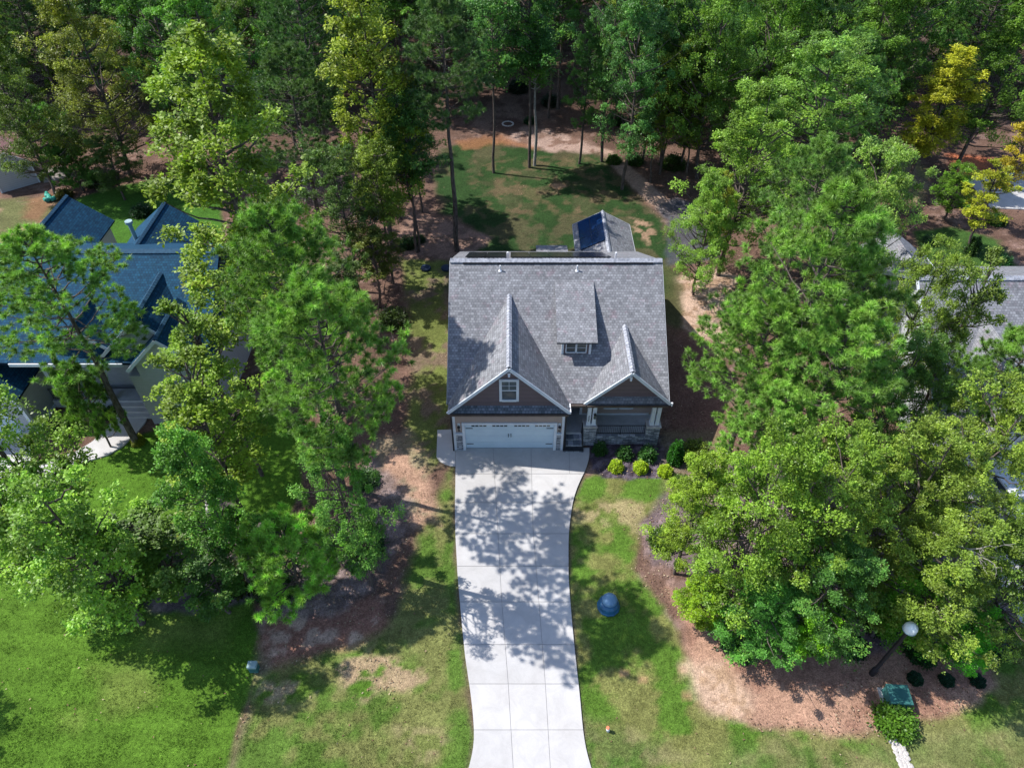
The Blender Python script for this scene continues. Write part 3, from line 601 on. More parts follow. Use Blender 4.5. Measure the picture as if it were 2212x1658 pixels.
def lgable(xa, za, y0, y1, hw, fall, wallmat, name='front_gable_roof', wname='gable_wall'):
    b = MB(); gable_roof(b, xa, za, y0, y1, xa - hw, xa + hw, za - fall); b.build(name, M['shingle_blue'], lh)
    b = MB(); b.gable(xa - hw + .25, xa + hw - .25, za - fall + .05, xa, za - .2, y0 + .35, y0 + .5); b.build(wname, wallmat, lh)
    rake(lh, xa - hw, xa, xa + hw, za - fall, za, y0 - .03)
    caps((xa, y0, za + .02), (xa, y1 - .6, za + .02), .13).build('ridge_cap', M['cap_blue'], lh)
lgable(-19.4, 7.62, 28.0, 32.6, 2.75, 2.6, M['grey_siding']); lgable(-18.2, 7.05, 27.1, 30.6, 2.2, 2.15, M['pale_siding'])
a_ = MB(); a_.box(-20.2, -16.9, 27.6, 29, 3.6, 5.05); a_.build('bay_wall', M['grey_siding'], lh)
lgable(-23.1, 6.9, 28.2, 32.0, 1.5, 1.45, M['pale_siding'])
# garage wing
a_ = MB(); gable_roof(a_, -31.0, 6.6, 26.5, 31.8, -35.0, -26.9, 3.1); a_.build('wing_roof', M['shingle_blue'], lh)
rake(lh, -35, -31, -26.9, 3.1, 6.6, 26.47)
a_ = MB(); a_.gable(-34.6, -27.3, 3.0, -31, 6.3, 27.0, 27.2); a_.build('wing_gable_wall', M['grey_siding'], lh)
pieces('corner_board', M['trim'], lh, bx(-27.42, -27.24, 26.94, 27.12, 0, 3.0), bx(-17.02, -16.84, 27.64, 27.82, 0, 3.9), bx(-27.3, -27.23, 27.13, 29.95, 0, .22))
a_ = MB(); a_.box(-34, -28.2, 26.95, 27.0, 0, 2.3); a_.build('garage_door', M['door_white'], lh)
a_ = MB(); a_.box(-27.2, -20.95, 29.0, 30.0, 0, .6); a_.build('porch_floor', M['porch_floor'], lh)
a_ = MB(); a_.box(-23.3, -21.2, 28.7, 29.0, 0, .45).box(-23.3, -21.2, 28.4, 28.7, 0, .3).box(-23.3, -21.2, 28.1, 28.4, 0, .15); a_.build('front_steps', M['concrete'], lh)
rl = MB(); rl.bar((-27.1, 29.05, 1.5), (-23.4, 29.05, 1.5), .05); rl.bar((-27.1, 29.05, .75), (-23.4, 29.05, .75), .04)
for k in range(31): rl.bar((-27.05 + k * .121, 29.05, .75), (-27.05 + k * .121, 29.05, 1.5), .022, up=(0, 1, 0))
rl.build('porch_railing', M['dark'], lh)
# rear wings
def rwing(xa, za, y0, y1, hw, ze):
    b = MB(); gable_roof(b, xa, za, y0, y1, xa - hw, xa + hw, ze, .1); b.build('rear_wing_roof', M['shingle_blue'], lh)
    b = MB(); b.box(xa - hw + .3, xa + hw - .3, 39.3, y1 - .4, 0, ze - .05); b.gable(xa - hw + .3, xa + hw - .3, ze - .05, xa, za - .25, y1 - .6, y1 - .4); b.build('rear_wing_wall', M['grey_siding'], lh)
    caps((xa, y0 + 1.2, za + .02), (xa, y1, za + .02), .14).build('ridge_cap', M['cap_blue'], lh)
rwing(-31.3, 5.1, 37.2, 44.6, 2.6, 3.1); rwing(-24.1, 5.1, 37.2, 43.7, 2.6, 3.1)
a_ = MB(); a_.tube([(-25.0, 40.2, 4.3), (-25.0, 40.2, 5.6)], .13, 12); a_.tube([(-25.0, 40.2, 5.6), (-25.0, 40.2, 5.62), (-25.0, 40.2, 5.8)], [.13, .24, .24], 12); a_.build('flue_pipe', M['grey_box'], lh)
# ------------------------------------------------------------------ right neighbour
rh = empty('pale_grey_roofed_house', (30, 31, 0), 'house with pale grey shingle roof half hidden by oaks at the right edge', 'house')
a_ = MB(); a_.box(22.7, 38, 25.4, 37.5, 0, 3.3); a_.build('wall', M['pale_siding'], rh)
a_ = MB()
for xx in (22.5,): a_.add([(xx, 25.4, 3.2), (xx, 37.5, 3.2), (xx, 31.4, 7.5), (xx + .15, 25.4, 3.2), (xx + .15, 37.5, 3.2), (xx + .15, 31.4, 7.5)], [(0, 1, 2), (5, 4, 3), (0, 3, 4, 1), (1, 4, 5, 2), (2, 5, 3, 0)])
a_.build('end_gable_wall', M['pale_siding'], rh)
a_ = MB(); a_.slab((22.1, 24.9, 3.5), (39, 24.9, 3.5), (39, 31.4, 7.8), (22.1, 31.4, 7.8), .16); a_.slab((39, 38, 3.8), (22.1, 38, 3.8), (22.1, 31.4, 7.8), (39, 31.4, 7.8), .16, (.5, 2)); a_.build('roof', M['shingle'], rh)
caps((22.1, 31.4, 7.82), (39, 31.4, 7.82), .2).build('ridge_cap', M['cap'], rh)
pieces('rake_board', M['trim'], rh, brr((22.06, 24.9, 3.42), (22.06, 31.4, 7.72), .05, .2), brr((22.06, 38, 3.72), (22.06, 31.4, 7.72), .05, .2))
a_ = MB(); gable_roof(a_, 24.6, 5.6, 33.5, 39.6, 21.9, 27.6, 3.5, .1); a_.build('rear_wing_roof', M['shingle'], rh)
a_ = MB(); a_.box(22.3, 27.1, 36, 39.3, 0, 3.4); a_.gable(22.3, 27.1, 3.4, 24.6, 5.4, 39, 39.3); a_.build('rear_wing_wall', M['pale_siding'], rh)
a_ = MB(); a_.bar((27.63, 34, 3.45), (27.63, 39.6, 3.45), .06, .16); a_.build('rake_board', M['trim'], rh)
a_ = MB(); gable_roof(a_, 25.4, 6.6, 22.6, 30, 22.6, 28.4, 3.6); a_.build('front_gable_roof', M['shingle'], rh)
a_ = MB(); a_.box(23, 28, 23, 25.5, 0, 3.4); a_.gable(23, 28, 3.4, 25.4, 6.3, 22.9, 23.05); a_.build('garage_wall', M['pale_siding'], rh)
a_ = MB(); a_.tube([(29, 32.4, 7.1), (29, 32.4, 7.6)], .06, 8); a_.build('vent_pipe', M['white_plastic'], rh)
# ------------------------------------------------------------------ shed and garden objects
shd = empty('garden_shed', (-42.6, 55.6, 0), 'pale grey shed with red brown ribbed metal roof at the left wood edge', 'shed', rz=R(38))
def local(mb, name, mat, parent):
    o = mb.build(name, mat); o.parent = parent; return o
a_ = MB(); a_.box(-1.5, 1.5, -1.2, 3, 0, 1.95); a_.gable(-1.5, 1.5, 1.95, 0, 3.1, -1.2, 3); local(a_, 'wall', M['grey_siding'], shd)
a_ = MB(); gable_roof(a_, 0, 3.25, -1.35, 3.15, -1.75, 1.75, 1.85, .06); local(a_, 'roof', M['red_metal'], shd)
for m_ in (bx(-1.53, -1.42, -1.24, -1.14, 0, 1.95), bx(1.42, 1.53, -1.24, -1.14, 0, 1.95), brr((-1.75, -1.38, 1.78), (0, -1.38, 3.18), .05, .14), brr((1.75, -1.377, 1.78), (0, -1.377, 3.18), .05, .14)): local(m_, 'trim_board', M['trim'], shd)
a_ = MB(); a_.box(-.2, .2, -1.25, -1.2, 2.3, 2.55); local(a_, 'vent', M['trim'], shd)
for k, (px, py, rz) in enumerate(((112, 372, .5), (128, 383, .45))):
    a_ = MB()
    for q in range(5): a_.box(-1.2, 1.2, -.5 + q * .2, -.34 + q * .2, 0, .1); a_.box(-1.1 + q * .02, 1.1, -.42 + q * .2, -.25 + q * .2, .102, .16)
    o = a_.build('plank_stack', M['wood']); o.location = W(px, py); o.rotation_euler.z = rz
    tag(o, ('weathered grey planks stacked nearer the shed', 'weathered grey planks stacked farther from the shed, beside the green conifer')[k], 'planks')
for k, (a0, b0) in enumerate((((101, 423), (112, 434)), ((98, 437), (120, 433)))):
    pa, pb_ = Vector(W(*a0)), Vector(W(*b0)); a_ = MB(); pts = [pa.lerp(pb_, q / 14) + Vector((0, .1 * math.sin(q), .22)) for q in range(15)]
    a_.tube(pts, [.17 + .02 * (q % 2) for q in range(15)], 10); o = a_.build('drain_tube', M['green_tube'], smooth=True)
    tag(o, ('green corrugated tube pointing to the wood, behind the blue roof ridge', 'green corrugated tube lying left of the other, behind the blue roof ridge')[k], 'tube')
# street lamp
def lathe(mb, c, prof, n=20):
    pts = [(c[0], c[1], c[2] + z_) for r_, z_ in prof]; return mb.tube(pts, [max(r_, .002) for r_, z_ in prof], n)
lp = W(1883, 1455); lamp = empty('street_lamp', lp, 'black post lamp with pale round globe standing on the bare clay', 'street lamp')
a_ = MB(); lathe(a_, lp, [(.13, 0), (.13, .5), (.085, .6), (.075, 3.85), (.11, 3.9), (.12, 4.0)], 12); a_.build('post', M['dark'], lamp, True)
a_ = MB(); lathe(a_, lp, [(.10, 4.0), (.19, 4.08), (.25, 4.2), (.26, 4.35), (.22, 4.48), (.14, 4.56), (.10, 4.6), (.04, 4.64)], 20); a_.build('globe', M['globe'], lamp, True)
a_ = MB(); lathe(a_, lp, [(.265, 4.18), (.275, 4.2), (.265, 4.22)], 20); a_.build('globe_rim', M['grey_box'], lamp)
# blue cover on the lawn
bc = W(1314, 1309); cv = empty('well_cover', bc, 'blue plastic domed cover on the lawn right of the driveway', 'cover')
a_ = MB(); lathe(a_, bc, [(.54, 0), (.55, .05), (.54, .09), (.51, .12), (.47, .35), (.41, .44), (.36, .47)], 11); a_.build('skirt', M['blue_cover'], cv)
a_ = MB(); lathe(a_, (bc[0] + .02, bc[1] + .04, 0), [(.36, .46), (.37, .53), (.33, .64), (.22, .72), (.08, .75), (.01, .755)], 11); a_.build('cap', nmat('pale_blue_plastic', (.10, .2, .32), (.15, .27, .4), 3, .45), cv)
# utility pedestal
up_ = W(551, 1446); ub = empty('utility_pedestal', up_, 'small pale teal utility box on the edge of the left lawn', 'utility box')
a_ = MB(); a_.box(up_[0] - .19, up_[0] + .19, up_[1] - .15, up_[1] + .15, 0, .4); a_.build('body', M['teal_box'], ub, bevel=.03)
a_ = MB(); a_.box(up_[0] - .21, up_[0] + .21, up_[1] - .17, up_[1] + .17, .41, .6); a_.build('lid', M['grey_box'], ub, bevel=.05)
# green transformer box
tb = W(1930, 1512); tx = empty('transformer_box', tb, 'dark teal steel transformer box behind the bushy shrub', 'utility box', rz=R(-4))
a_ = MB(); a_.box(-.42, .42, -.38, .38, .0, .62); local(a_, 'cabinet', M['teal_box'], tx)
a_ = MB(); a_.box(-.45, .45, -.42, .4, .622, .70); local(a_, 'lid', M['teal_box'], tx)
a_ = MB(); a_.box(-.55, .55, -.5, .5, 0, .06); local(a_, 'plinth', M['concrete'], tx)
# pipe marker
pm = W(1313, 1578); mk = empty('pipe_marker', pm, 'short white pipe stub with orange cap in the right lawn', 'marker')
a_ = MB(); a_.tube([(pm[0], pm[1], 0), (pm[0] - .02, pm[1], .34)], .075, 10); a_.build('pipe', M['white_plastic'], mk, True)
a_ = MB(); a_.tube([(pm[0] - .02, pm[1], .34), (pm[0] - .04, pm[1], .37)], .078, 10); a_.build('cap', M['orange'], mk)
for k, (px, py) in enumerate(((920, 581), (964, 581))):
    c0 = W(px, py); a_ = MB(); lathe(a_, (0, 0, 0), [(.36, 0), (.38, .1), (.36, .17), (.2, .2), (.01, .205)], 20); o = a_.build('tank_lid', M['lid'], smooth=False); o.location = c0
    tag(o, ('round dark blue tank lid on open ground left of the grey roof', 'round dark blue tank lid touching the edge of the grey roof in the photo')[k], 'lid')
# stones
def stone(seed, s=(1, 1, .6)):
    r_ = np.random.default_rng(seed); mb = MB(); vs = []; fs = []; nu, nv = 9, 5
    for j_ in range(nv + 1):
        a = -math.pi / 2 + math.pi * j_ / nv
        for i_ in range(nu):
            b = 2 * math.pi * i_ / nu; k = .85 + .3 * r_.random(); vs.append((k * s[0] * math.cos(a) * math.cos(b), k * s[1] * math.cos(a) * math.sin(b), s[2] * (math.sin(a) * k + .4)))
    for j_ in range(nv):
        for i_ in range(nu): fs.append((j_ * nu + i_, j_ * nu + (i_ + 1) % nu, (j_ + 1) * nu + (i_ + 1) % nu, (j_ + 1) * nu + i_))
    return mb.add(vs, fs)
STM = []
for k in range(4):
    o = stone(50 + k).build('stone_src', M['stone_light']); STM.append(o.data); bpy.data.objects.remove(o)
def put_stone(name, x_, y_, s, label, cat, group, k, z_=0.):
    o = bpy.data.objects.new(name, STM[k % 4]); COL.objects.link(o); o.location = (x_, y_, z_); o.scale = s; o.rotation_euler.z = k * 1.7
    return tag(o, label, cat, group)
cr = W(387, 1108)
for k in range(34):
    a = 2 * math.pi * k / 34; put_stone('edging_stone', cr[0] + 1.42 * math.cos(a), cr[1] + 1.42 * math.sin(a), (.13, .10, .13), 'pale edging stone in the ring around the leaning tree', 'edging stone', 'edging stones ringing the tree bed', k)
fr_ = W(1097, 268)
for k in range(22):
    a = 2 * math.pi * k / 22; put_stone('fire_ring_stone', fr_[0] + .52 * math.cos(a), fr_[1] + .52 * math.sin(a), (.085, .07, .12), 'pale stone in the small fire ring at the back of the yard', 'stone', 'stones of the fire ring', k)
rk_ = random.Random(3); k = 0
for q in range(19):
    py = 1588 + q * 6.2; px = np.interp(py, [1588, 1620, 1660, 1710], [1929, 1944, 1958, 1972])
    for s_ in (-1, 0, 1):
        c0 = W(px + s_ * 9 + rk_.uniform(-2, 2), py + rk_.uniform(-2, 2)); put_stone('path_stone', c0[0], c0[1], (rk_.uniform(.10, .15), rk_.uniform(.08, .12), .07), 'pale rounded stone in the narrow dry stream at the bottom right', 'stone', 'stones of the dry stream', k); k += 1
for k, (px, py) in enumerate(((463, 1142), (362, 1212), (382, 1165))):
    c0 = W(px, py, .3); a_ = MB(); lathe(a_, (0, 0, 0), [(.14, 0), (.22, .15), (.25, .35), (.2, .5), (.24, .55), (.02, .5)], 14); o = a_.build('glazed_pot', M['pot'], smooth=True); o.location = (c0[0], c0[1], 0)
    tag(o, ('pale blue glazed pot right of the stone ring', 'pale blue glazed pot farthest below the stone ring', 'pale blue glazed pot just below the stone ring')[k], 'garden pot')
# parked car by the right neighbour
cc = W(2178, 1085); car = empty('parked_car', (cc[0], cc[1], 0), 'white car parked under the oaks beside the pale grey roofed house', 'car', rz=R(8))
prof = [(-2.2, .35), (-2.25, .7), (-2.1, .9), (-1.3, 1.0), (-.75, 1.45), (.9, 1.5), (1.7, 1.05), (2.15, .95), (2.25, .6), (2.2, .35)]
def car_body(hw, pts):
    mb = MB(); n = len(pts); vs = [(-hw, y_, z_) for y_, z_ in pts] + [(hw, y_, z_) for y_, z_ in pts]
    return mb.add(vs, [tuple(range(n)), tuple(range(2 * n - 1, n - 1, -1))] + [(i_, n + i_, n + (i_ + 1) % n, (i_ + 1) % n) for i_ in range(n)])
o = local(car_body(.88, prof), 'body', M['car_paint'], car); bv = o.modifiers.new('b', 'BEVEL'); bv.width = .07; bv.segments = 3
a_ = MB(); a_.slab((-.72, -1.28, 1.03), (.72, -1.28, 1.03), (.62, -.80, 1.44), (-.62, -.80, 1.44), .02); a_.slab((.72, 1.68, 1.1), (-.72, 1.68, 1.1), (-.62, .98, 1.50), (.62, .98, 1.50), .02)
o = local(a_, 'windscreen', M['glass'], car); o.location.z = .03
for s_ in (-1, 1):
    a_ = MB(); a_.box(s_ * .885 - .01, s_ * .885 + .01, -.75, .85, 1.0, 1.36); local(a_, 'side_window', M['glass'], car)
    for yy_ in (-1.4, 1.4):
        a_ = MB(); a_.tube([(s_ * .72, yy_, .33), (s_ * .93, yy_, .33)], .33, 20); wo = local(a_, 'wheel', M['dark'], car)
        a_ = MB(); a_.tube([(s_ * .92, yy_, .33), (s_ * .945, yy_, .33)], .2, 14); ro = a_.build('rim', M['grey_box']); ro.parent = wo
    a_ = MB(); a_.box(s_ * .62 - .15, s_ * .62 + .15, -2.27, -2.2, .66, .82); local(a_, 'headlight', M['globe'], car)
# ------------------------------------------------------------------ plants
def unit(v): return v / (np.linalg.norm(v, axis=-1, keepdims=True) + 1e-9)
def leaves(r, P, N, L, tint, wid=.62, droop=0.):
    """kite-shaped leaf cards at P with outward directions N"""
    n = len(P); d = unit((N * .9 + r.normal(0, .65, (n, 3))) * np.array([1, 1, .55]) + np.array([0, 0, -droop])); up = unit(r.normal(0, .5, (n, 3)) + N * .35 + np.array([0, 0, 1.5]))
    s = unit(np.cross(d, up)); k = (L * (.7 + .6 * r.random(n)))[:, None]; nn = np.cross(s, d)
    a = P; b = P + d * k * .5 + s * k * wid * .5 + nn * k * .08; c = P + d * k; e = P + d * k * .5 - s * k * wid * .5 + nn * k * .08
    v = np.stack([a, b, c, e], 1).reshape(-1, 3); f = np.arange(4 * n).reshape(-1, 4)
    return v, f
def limbs(r, trunk, tr, targets, z0, H):
    """tubes from the trunk to the clump centres"""
    V = []; F = []; o = 0
    def put(p, q, sides):
        nonlocal o
        v, f = tube_np(np.array(p), np.array(q), sides); V.append(v); F.append(f + o); o += len(v)
    put(trunk, tr, 9)
    tz = trunk[:, 2]
    for c, rad in targets:
        hz = max(z0, c[2] - .35 * np.hypot(c[0], c[1]) - r.uniform(.2, 1.0)); hz = min(hz, tz[-1] * .97)
        s = np.array([np.interp(hz, tz, trunk[:, k]) for k in range(3)]); m_ = s * .45 + c * .55 + np.array([0, 0, -.12 * np.linalg.norm(c - s)]) + r.normal(0, .12, 3)
        t_ = np.linspace(0, 1, 7)[:, None]; p = (1 - t_) ** 2 * s + 2 * t_ * (1 - t_) * m_ + t_ ** 2 * c; p[1:-1] += r.normal(0, .04, (5, 3))
        put(p, np.linspace(rad, .012, 7), 5)
    return np.concatenate(V), np.concatenate(F)
def broadleaf(seed, H, z0, Rr, n, per, L, top=.35, low=.75, rc=(.45, .95), mat='leaf', tr=.17, droop=.1, bark='bark', lean=(0, 0), squash=.62):
    r = np.random.default_rng(seed); Hc = H - z0
    tz = np.linspace(-.3, H * .93, 10); wob = np.cumsum(r.normal(0, .10, (10, 2)), 0); wob[0] = 0
    trunk = np.column_stack([wob[:, 0] + lean[0] * tz / H, wob[:, 1] + lean[1] * tz / H, tz])
    C = []; rad = []
    while len(C) < n:
        u = r.random(); env = Rr * (low + (1 - low) * math.sin(min(u / .4, 1) * math.pi / 2)) * (1 - (1 - top) * max(0, (u - .4) / .6) ** 1.6)
        a = r.random() * 2 * math.pi; lob = 1 + .26 * math.sin(3 * a + seed + 4 * u) + .18 * math.sin(5 * a + 2.1 * seed - 5 * u)
        q = env * lob * (r.random() ** .38) * (.78 if r.random() < .75 else .98)
        cx = np.interp(z0 + u * Hc, tz, trunk[:, 0]); cy = np.interp(z0 + u * Hc, tz, trunk[:, 1])
        c = np.array([cx + q * math.cos(a), cy + q * math.sin(a), z0 + u * Hc * .96]); k = rc[0] + (rc[1] - rc[0]) * r.random() ** 1.6; k *= 1.15 - .4 * u
        C.append(c); rad.append(k)
    C = np.array(C); rad = np.array(rad); idx = np.repeat(np.arange(n), per)
    d = unit(r.normal(0, 1, (n * per, 3)) + np.array([0, 0, .45])); rr = rad[idx][:, None] * (.35 + .65 * r.random((n * per, 1)) ** .5)
    spray = 1 + .8 * r.random((n * per, 1)) * (r.random((n * per, 1)) > .72) 
    P = C[idx] + d * rr * spray * np.array([1, 1, squash])
    out = unit(np.column_stack([P[:, 0], P[:, 1], (P[:, 2] - z0 - Hc * .3) * .6])); N = unit(d * .7 + out * .5)
    # sprigs: leaves gather in small rosettes
    g = 5; hub = P[::g]; P = (np.repeat(hub, g, 0)[:len(P)] + r.normal(0, L * .42, P.shape))
    tc = r.random(n); tint = .12 + .45 * tc[idx] + .38 * np.repeat(r.random(len(hub)), g)[:len(P)] + .12 * r.random(len(P))
    v, f = leaves(r, P, N, L, tint, droop=droop)
    crown = np_mesh('crown', v, f, M[mat], tint)
    o_ = np.argsort(-np.hypot(C[:, 0], C[:, 1]) + r.random(n))[:min(n, 46)]
    tv, tf = limbs(r, trunk, np.linspace(tr, .03, 10), [(C[q], .045 * (1 + .6 * r.random())) for q in o_], z0 * .75, H)
    return crown, np_mesh('trunk', tv, tf, M[bark], smooth=True)
def pine(seed, H, z0, Rr, nl=44, per=15, needles=34, nl_len=.24, tr=.2, wd=.022, pt=.9):
    r = np.random.default_rng(seed); tz = np.linspace(-.3, H * .97, 12); wob = np.cumsum(r.normal(0, .05, (12, 2)), 0); wob[0] = 0
    trunk = np.column_stack([wob, tz]); V = []; F = []; o = 0
    def put(p, q, s):
        nonlocal o
        v, f = tube_np(np.array(p), np.array(q), s); V.append(v); F.append(f + o); o += len(v)
    put(trunk, np.linspace(tr, .03, 12), 9); T = []; TD = []; TT = []
    for k in range(nl):
        u = ((k + .5) / nl) ** .85; z = z0 + (H - z0) * u; a = k * 2.4 + r.normal(0, .35)
        env = Rr * (.55 + .45 * math.sin(min(u / .35, 1) * math.pi / 2)) * max(.12, (1 - max(0, (u - .35) / .65) ** 1.5 * pt)); Lb = env * r.uniform(.72, 1.12)
        s = np.array([np.interp(z, tz, trunk[:, 0]), np.interp(z, tz, trunk[:, 1]), z - .1]); dr_ = np.array([math.cos(a), math.sin(a), 0])
        rise = r.uniform(-.05, .4) + .35 * u; t_ = np.linspace(0, 1, 7)[:, None]
        p = s + dr_ * Lb * t_ + np.array([0, 0, 1]) * (rise * Lb * t_ ** 1.5); p[1:] += r.normal(0, .05, (6, 3)); put(p, np.linspace(.04, .01, 7), 5); side = np.array([-dr_[1], dr_[0], 0])
        tl = r.random()
        for q in range(per):
            tt = r.random() ** .55 * .78 + .25; b = np.array([np.interp(tt, t_[:, 0], p[:, m_]) for m_ in range(3)])
            w_ = (1.2 - tt * .55) * Lb * .27; off = side * np.clip(r.normal(0, 1), -1.8, 1.8) * w_ + np.array([0, 0, abs(r.normal(0, .22)) + .08]) + dr_ * r.uniform(0, .25)
            T.append(b + off); TD.append(unit(dr_ * .5 + off * .8 + np.array([0, 0, .55]))); TT.append(tl * .2 + r.random() * .5)
            if q % 3 == 0: put([b, b + off * .6 + np.array([0, 0, -.03]), b + off], [.013, .010, .006], 4)
    T = np.array(T); TD = np.array(TD); TT = np.array(TT)
    n = len(T)
    idx = np.repeat(np.arange(n), needles); m_ = len(idx)
    d = unit(TD[idx] * .55 + unit(r.normal(0, 1, (m_, 3))) * 1.05); ax = r.random((m_, 1)) * .12 - .03
    P = T[idx] + TD[idx] * ax; L = nl_len * (.75 + .5 * r.random((m_, 1))); s = unit(np.cross(d, r.normal(0, 1, (m_, 3)))) * wd * .5
    v = np.stack([P - s, P + s, P + d * L], 1).reshape(-1, 3); f = np.arange(3 * m_).reshape(-1, 3)
    crown = np_mesh('crown', v, f, M['needle'], .08 + TT[idx] + .27 * r.random(m_))
    return crown, np_mesh('trunk', np.concatenate(V), np.concatenate(F), M['bark'], smooth=True)
# kinds: (crown mesh, trunk mesh, height, crown radius, crown middle height)
K = {}
def kind(n, pair, H, Rr, zm): K[n] = (*pair, H, Rr, zm)
kind('oak', broadleaf(11, 14, 3.5, 4.0, 150, 300, .13, rc=(.28, .8)), 14, 4.0, 8.5)
kind('oak2', broadleaf(12, 15, 4.0, 3.6, 135, 300, .128, top=.5, rc=(.35, .85)), 15, 3.6, 9.5)
kind('oak3', broadleaf(13, 13, 2.5, 4.3, 160, 300, .13, top=.3, low=.85, rc=(.35, .9)), 13, 4.3, 7.0)
kind('willow_oak', broadleaf(14, 12, 3.0, 4.2, 165, 300, .118, top=.45, rc=(.3, .75)), 12, 4.2, 7.5)
kind('sweetgum', broadleaf(15, 17, 5.0, 3.2, 140, 230, .165, top=.3, low=.7, rc=(.35, .75), mat='leaf_autumn'), 17, 3.2, 10.5)
kind('sweetgum2', broadleaf(16, 15, 4.5, 2.6, 120, 220, .16, top=.35, low=.6, rc=(.35, .75), mat='leaf_autumn'), 15, 2.6, 9.0)
kind('maple', broadleaf(17, 9, 2.2, 2.8, 78, 220, .15, top=.5, rc=(.35, .75), droop=.2), 9, 2.8, 5.5)
kind('sparse', broadleaf(18, 12, 4.0, 2.4, 54, 190, .16, top=.5, low=.6, rc=(.3, .6), mat='leaf_autumn', tr=.13), 12, 2.4, 7.5)
kind('high', broadleaf(19, 18, 9.0, 3.4, 110, 170, .19, top=.5, tr=.17), 18, 3.0, 13.5)
kind('high_pale', broadleaf(20, 15, 8.0, 1.6, 45, 130, .18, top=.6, tr=.14, bark='bark_pale'), 15, 1.6, 11)
kind('sapling', broadleaf(21, 5, 1.2, 1.3, 26, 120, .15, top=.5, rc=(.25, .5), tr=.05), 5, 1.3, 3)
kind('pine', pine(31, 15, 7.0, 3.2, 52, 21, 74, .235, wd=.028), 15, 3.2, 11)
kind('pine2', pine(32, 15, 6.0, 3.4, 60, 21, 70, .235, wd=.028), 15, 3.4, 10.5)
kind('pine3', pine(33, 18, 10.5, 3.1, 54, 22, 74, .235, wd=.028), 18, 3.1, 14)
kind('pine_slim', pine(34, 12, 3.2, 1.6, 44, 11, 50, tr=.11, wd=.028), 12, 1.6, 7.0)
kind('young_pine', pine(35, 5, .6, 2.0, 44, 15, 80, .23, tr=.09, wd=.028, pt=.8), 5, 2.0, 2.3)
def tree(name, kn, xy, label, cat='tree', s=1., sz=None, rot=0., col=(.05, .12, .02), group=None, base=0.):
    cr_, tr_, H, Rr, zm = K[kn]; sz = sz or s
    e = empty(name, (xy[0], xy[1], base), label, cat, group, rz=rot); e.scale = (s, s, sz)
    for nm, me_ in (('trunk', tr_), ('crown', cr_)):
        o = bpy.data.objects.new(nm, me_); COL.objects.link(o); o.parent = e
        if nm == 'crown':
            near = xy[1] < 50; g_ = 1.9 if near else 2.0
            if kn.startswith('pine') or kn == 'young_pine': g_ *= 1.02; c_ = np.array([col[1] * (.52 if near else .44), col[1], col[1] * .12 + .3 * col[2]]) * g_ * (1 if near else .95)
            else: c_ = np.array([col[0] * (1.05 if xy[0] > 9 and near else 1.12), col[1], col[2] * .7]) * g_
            c_ = np.minimum(c_, .52)
            o.color = (*[float(q) for q in c_], 1)
    return e
def at(kn, px, py, zc, r, **kw):
    """size of a tree of kind kn whose crown middle is zc high and seen at px, py"""
    H, Rr, zm = K[kn][2:]; c0 = W(px, py, zc); return c0[:2], r / Rr, zc / zm
PDK = (.028, .085, .035); MAP = (.06, .15, .022); GUM = (.09, .155, .02); OLV = (.085, .115, .022)
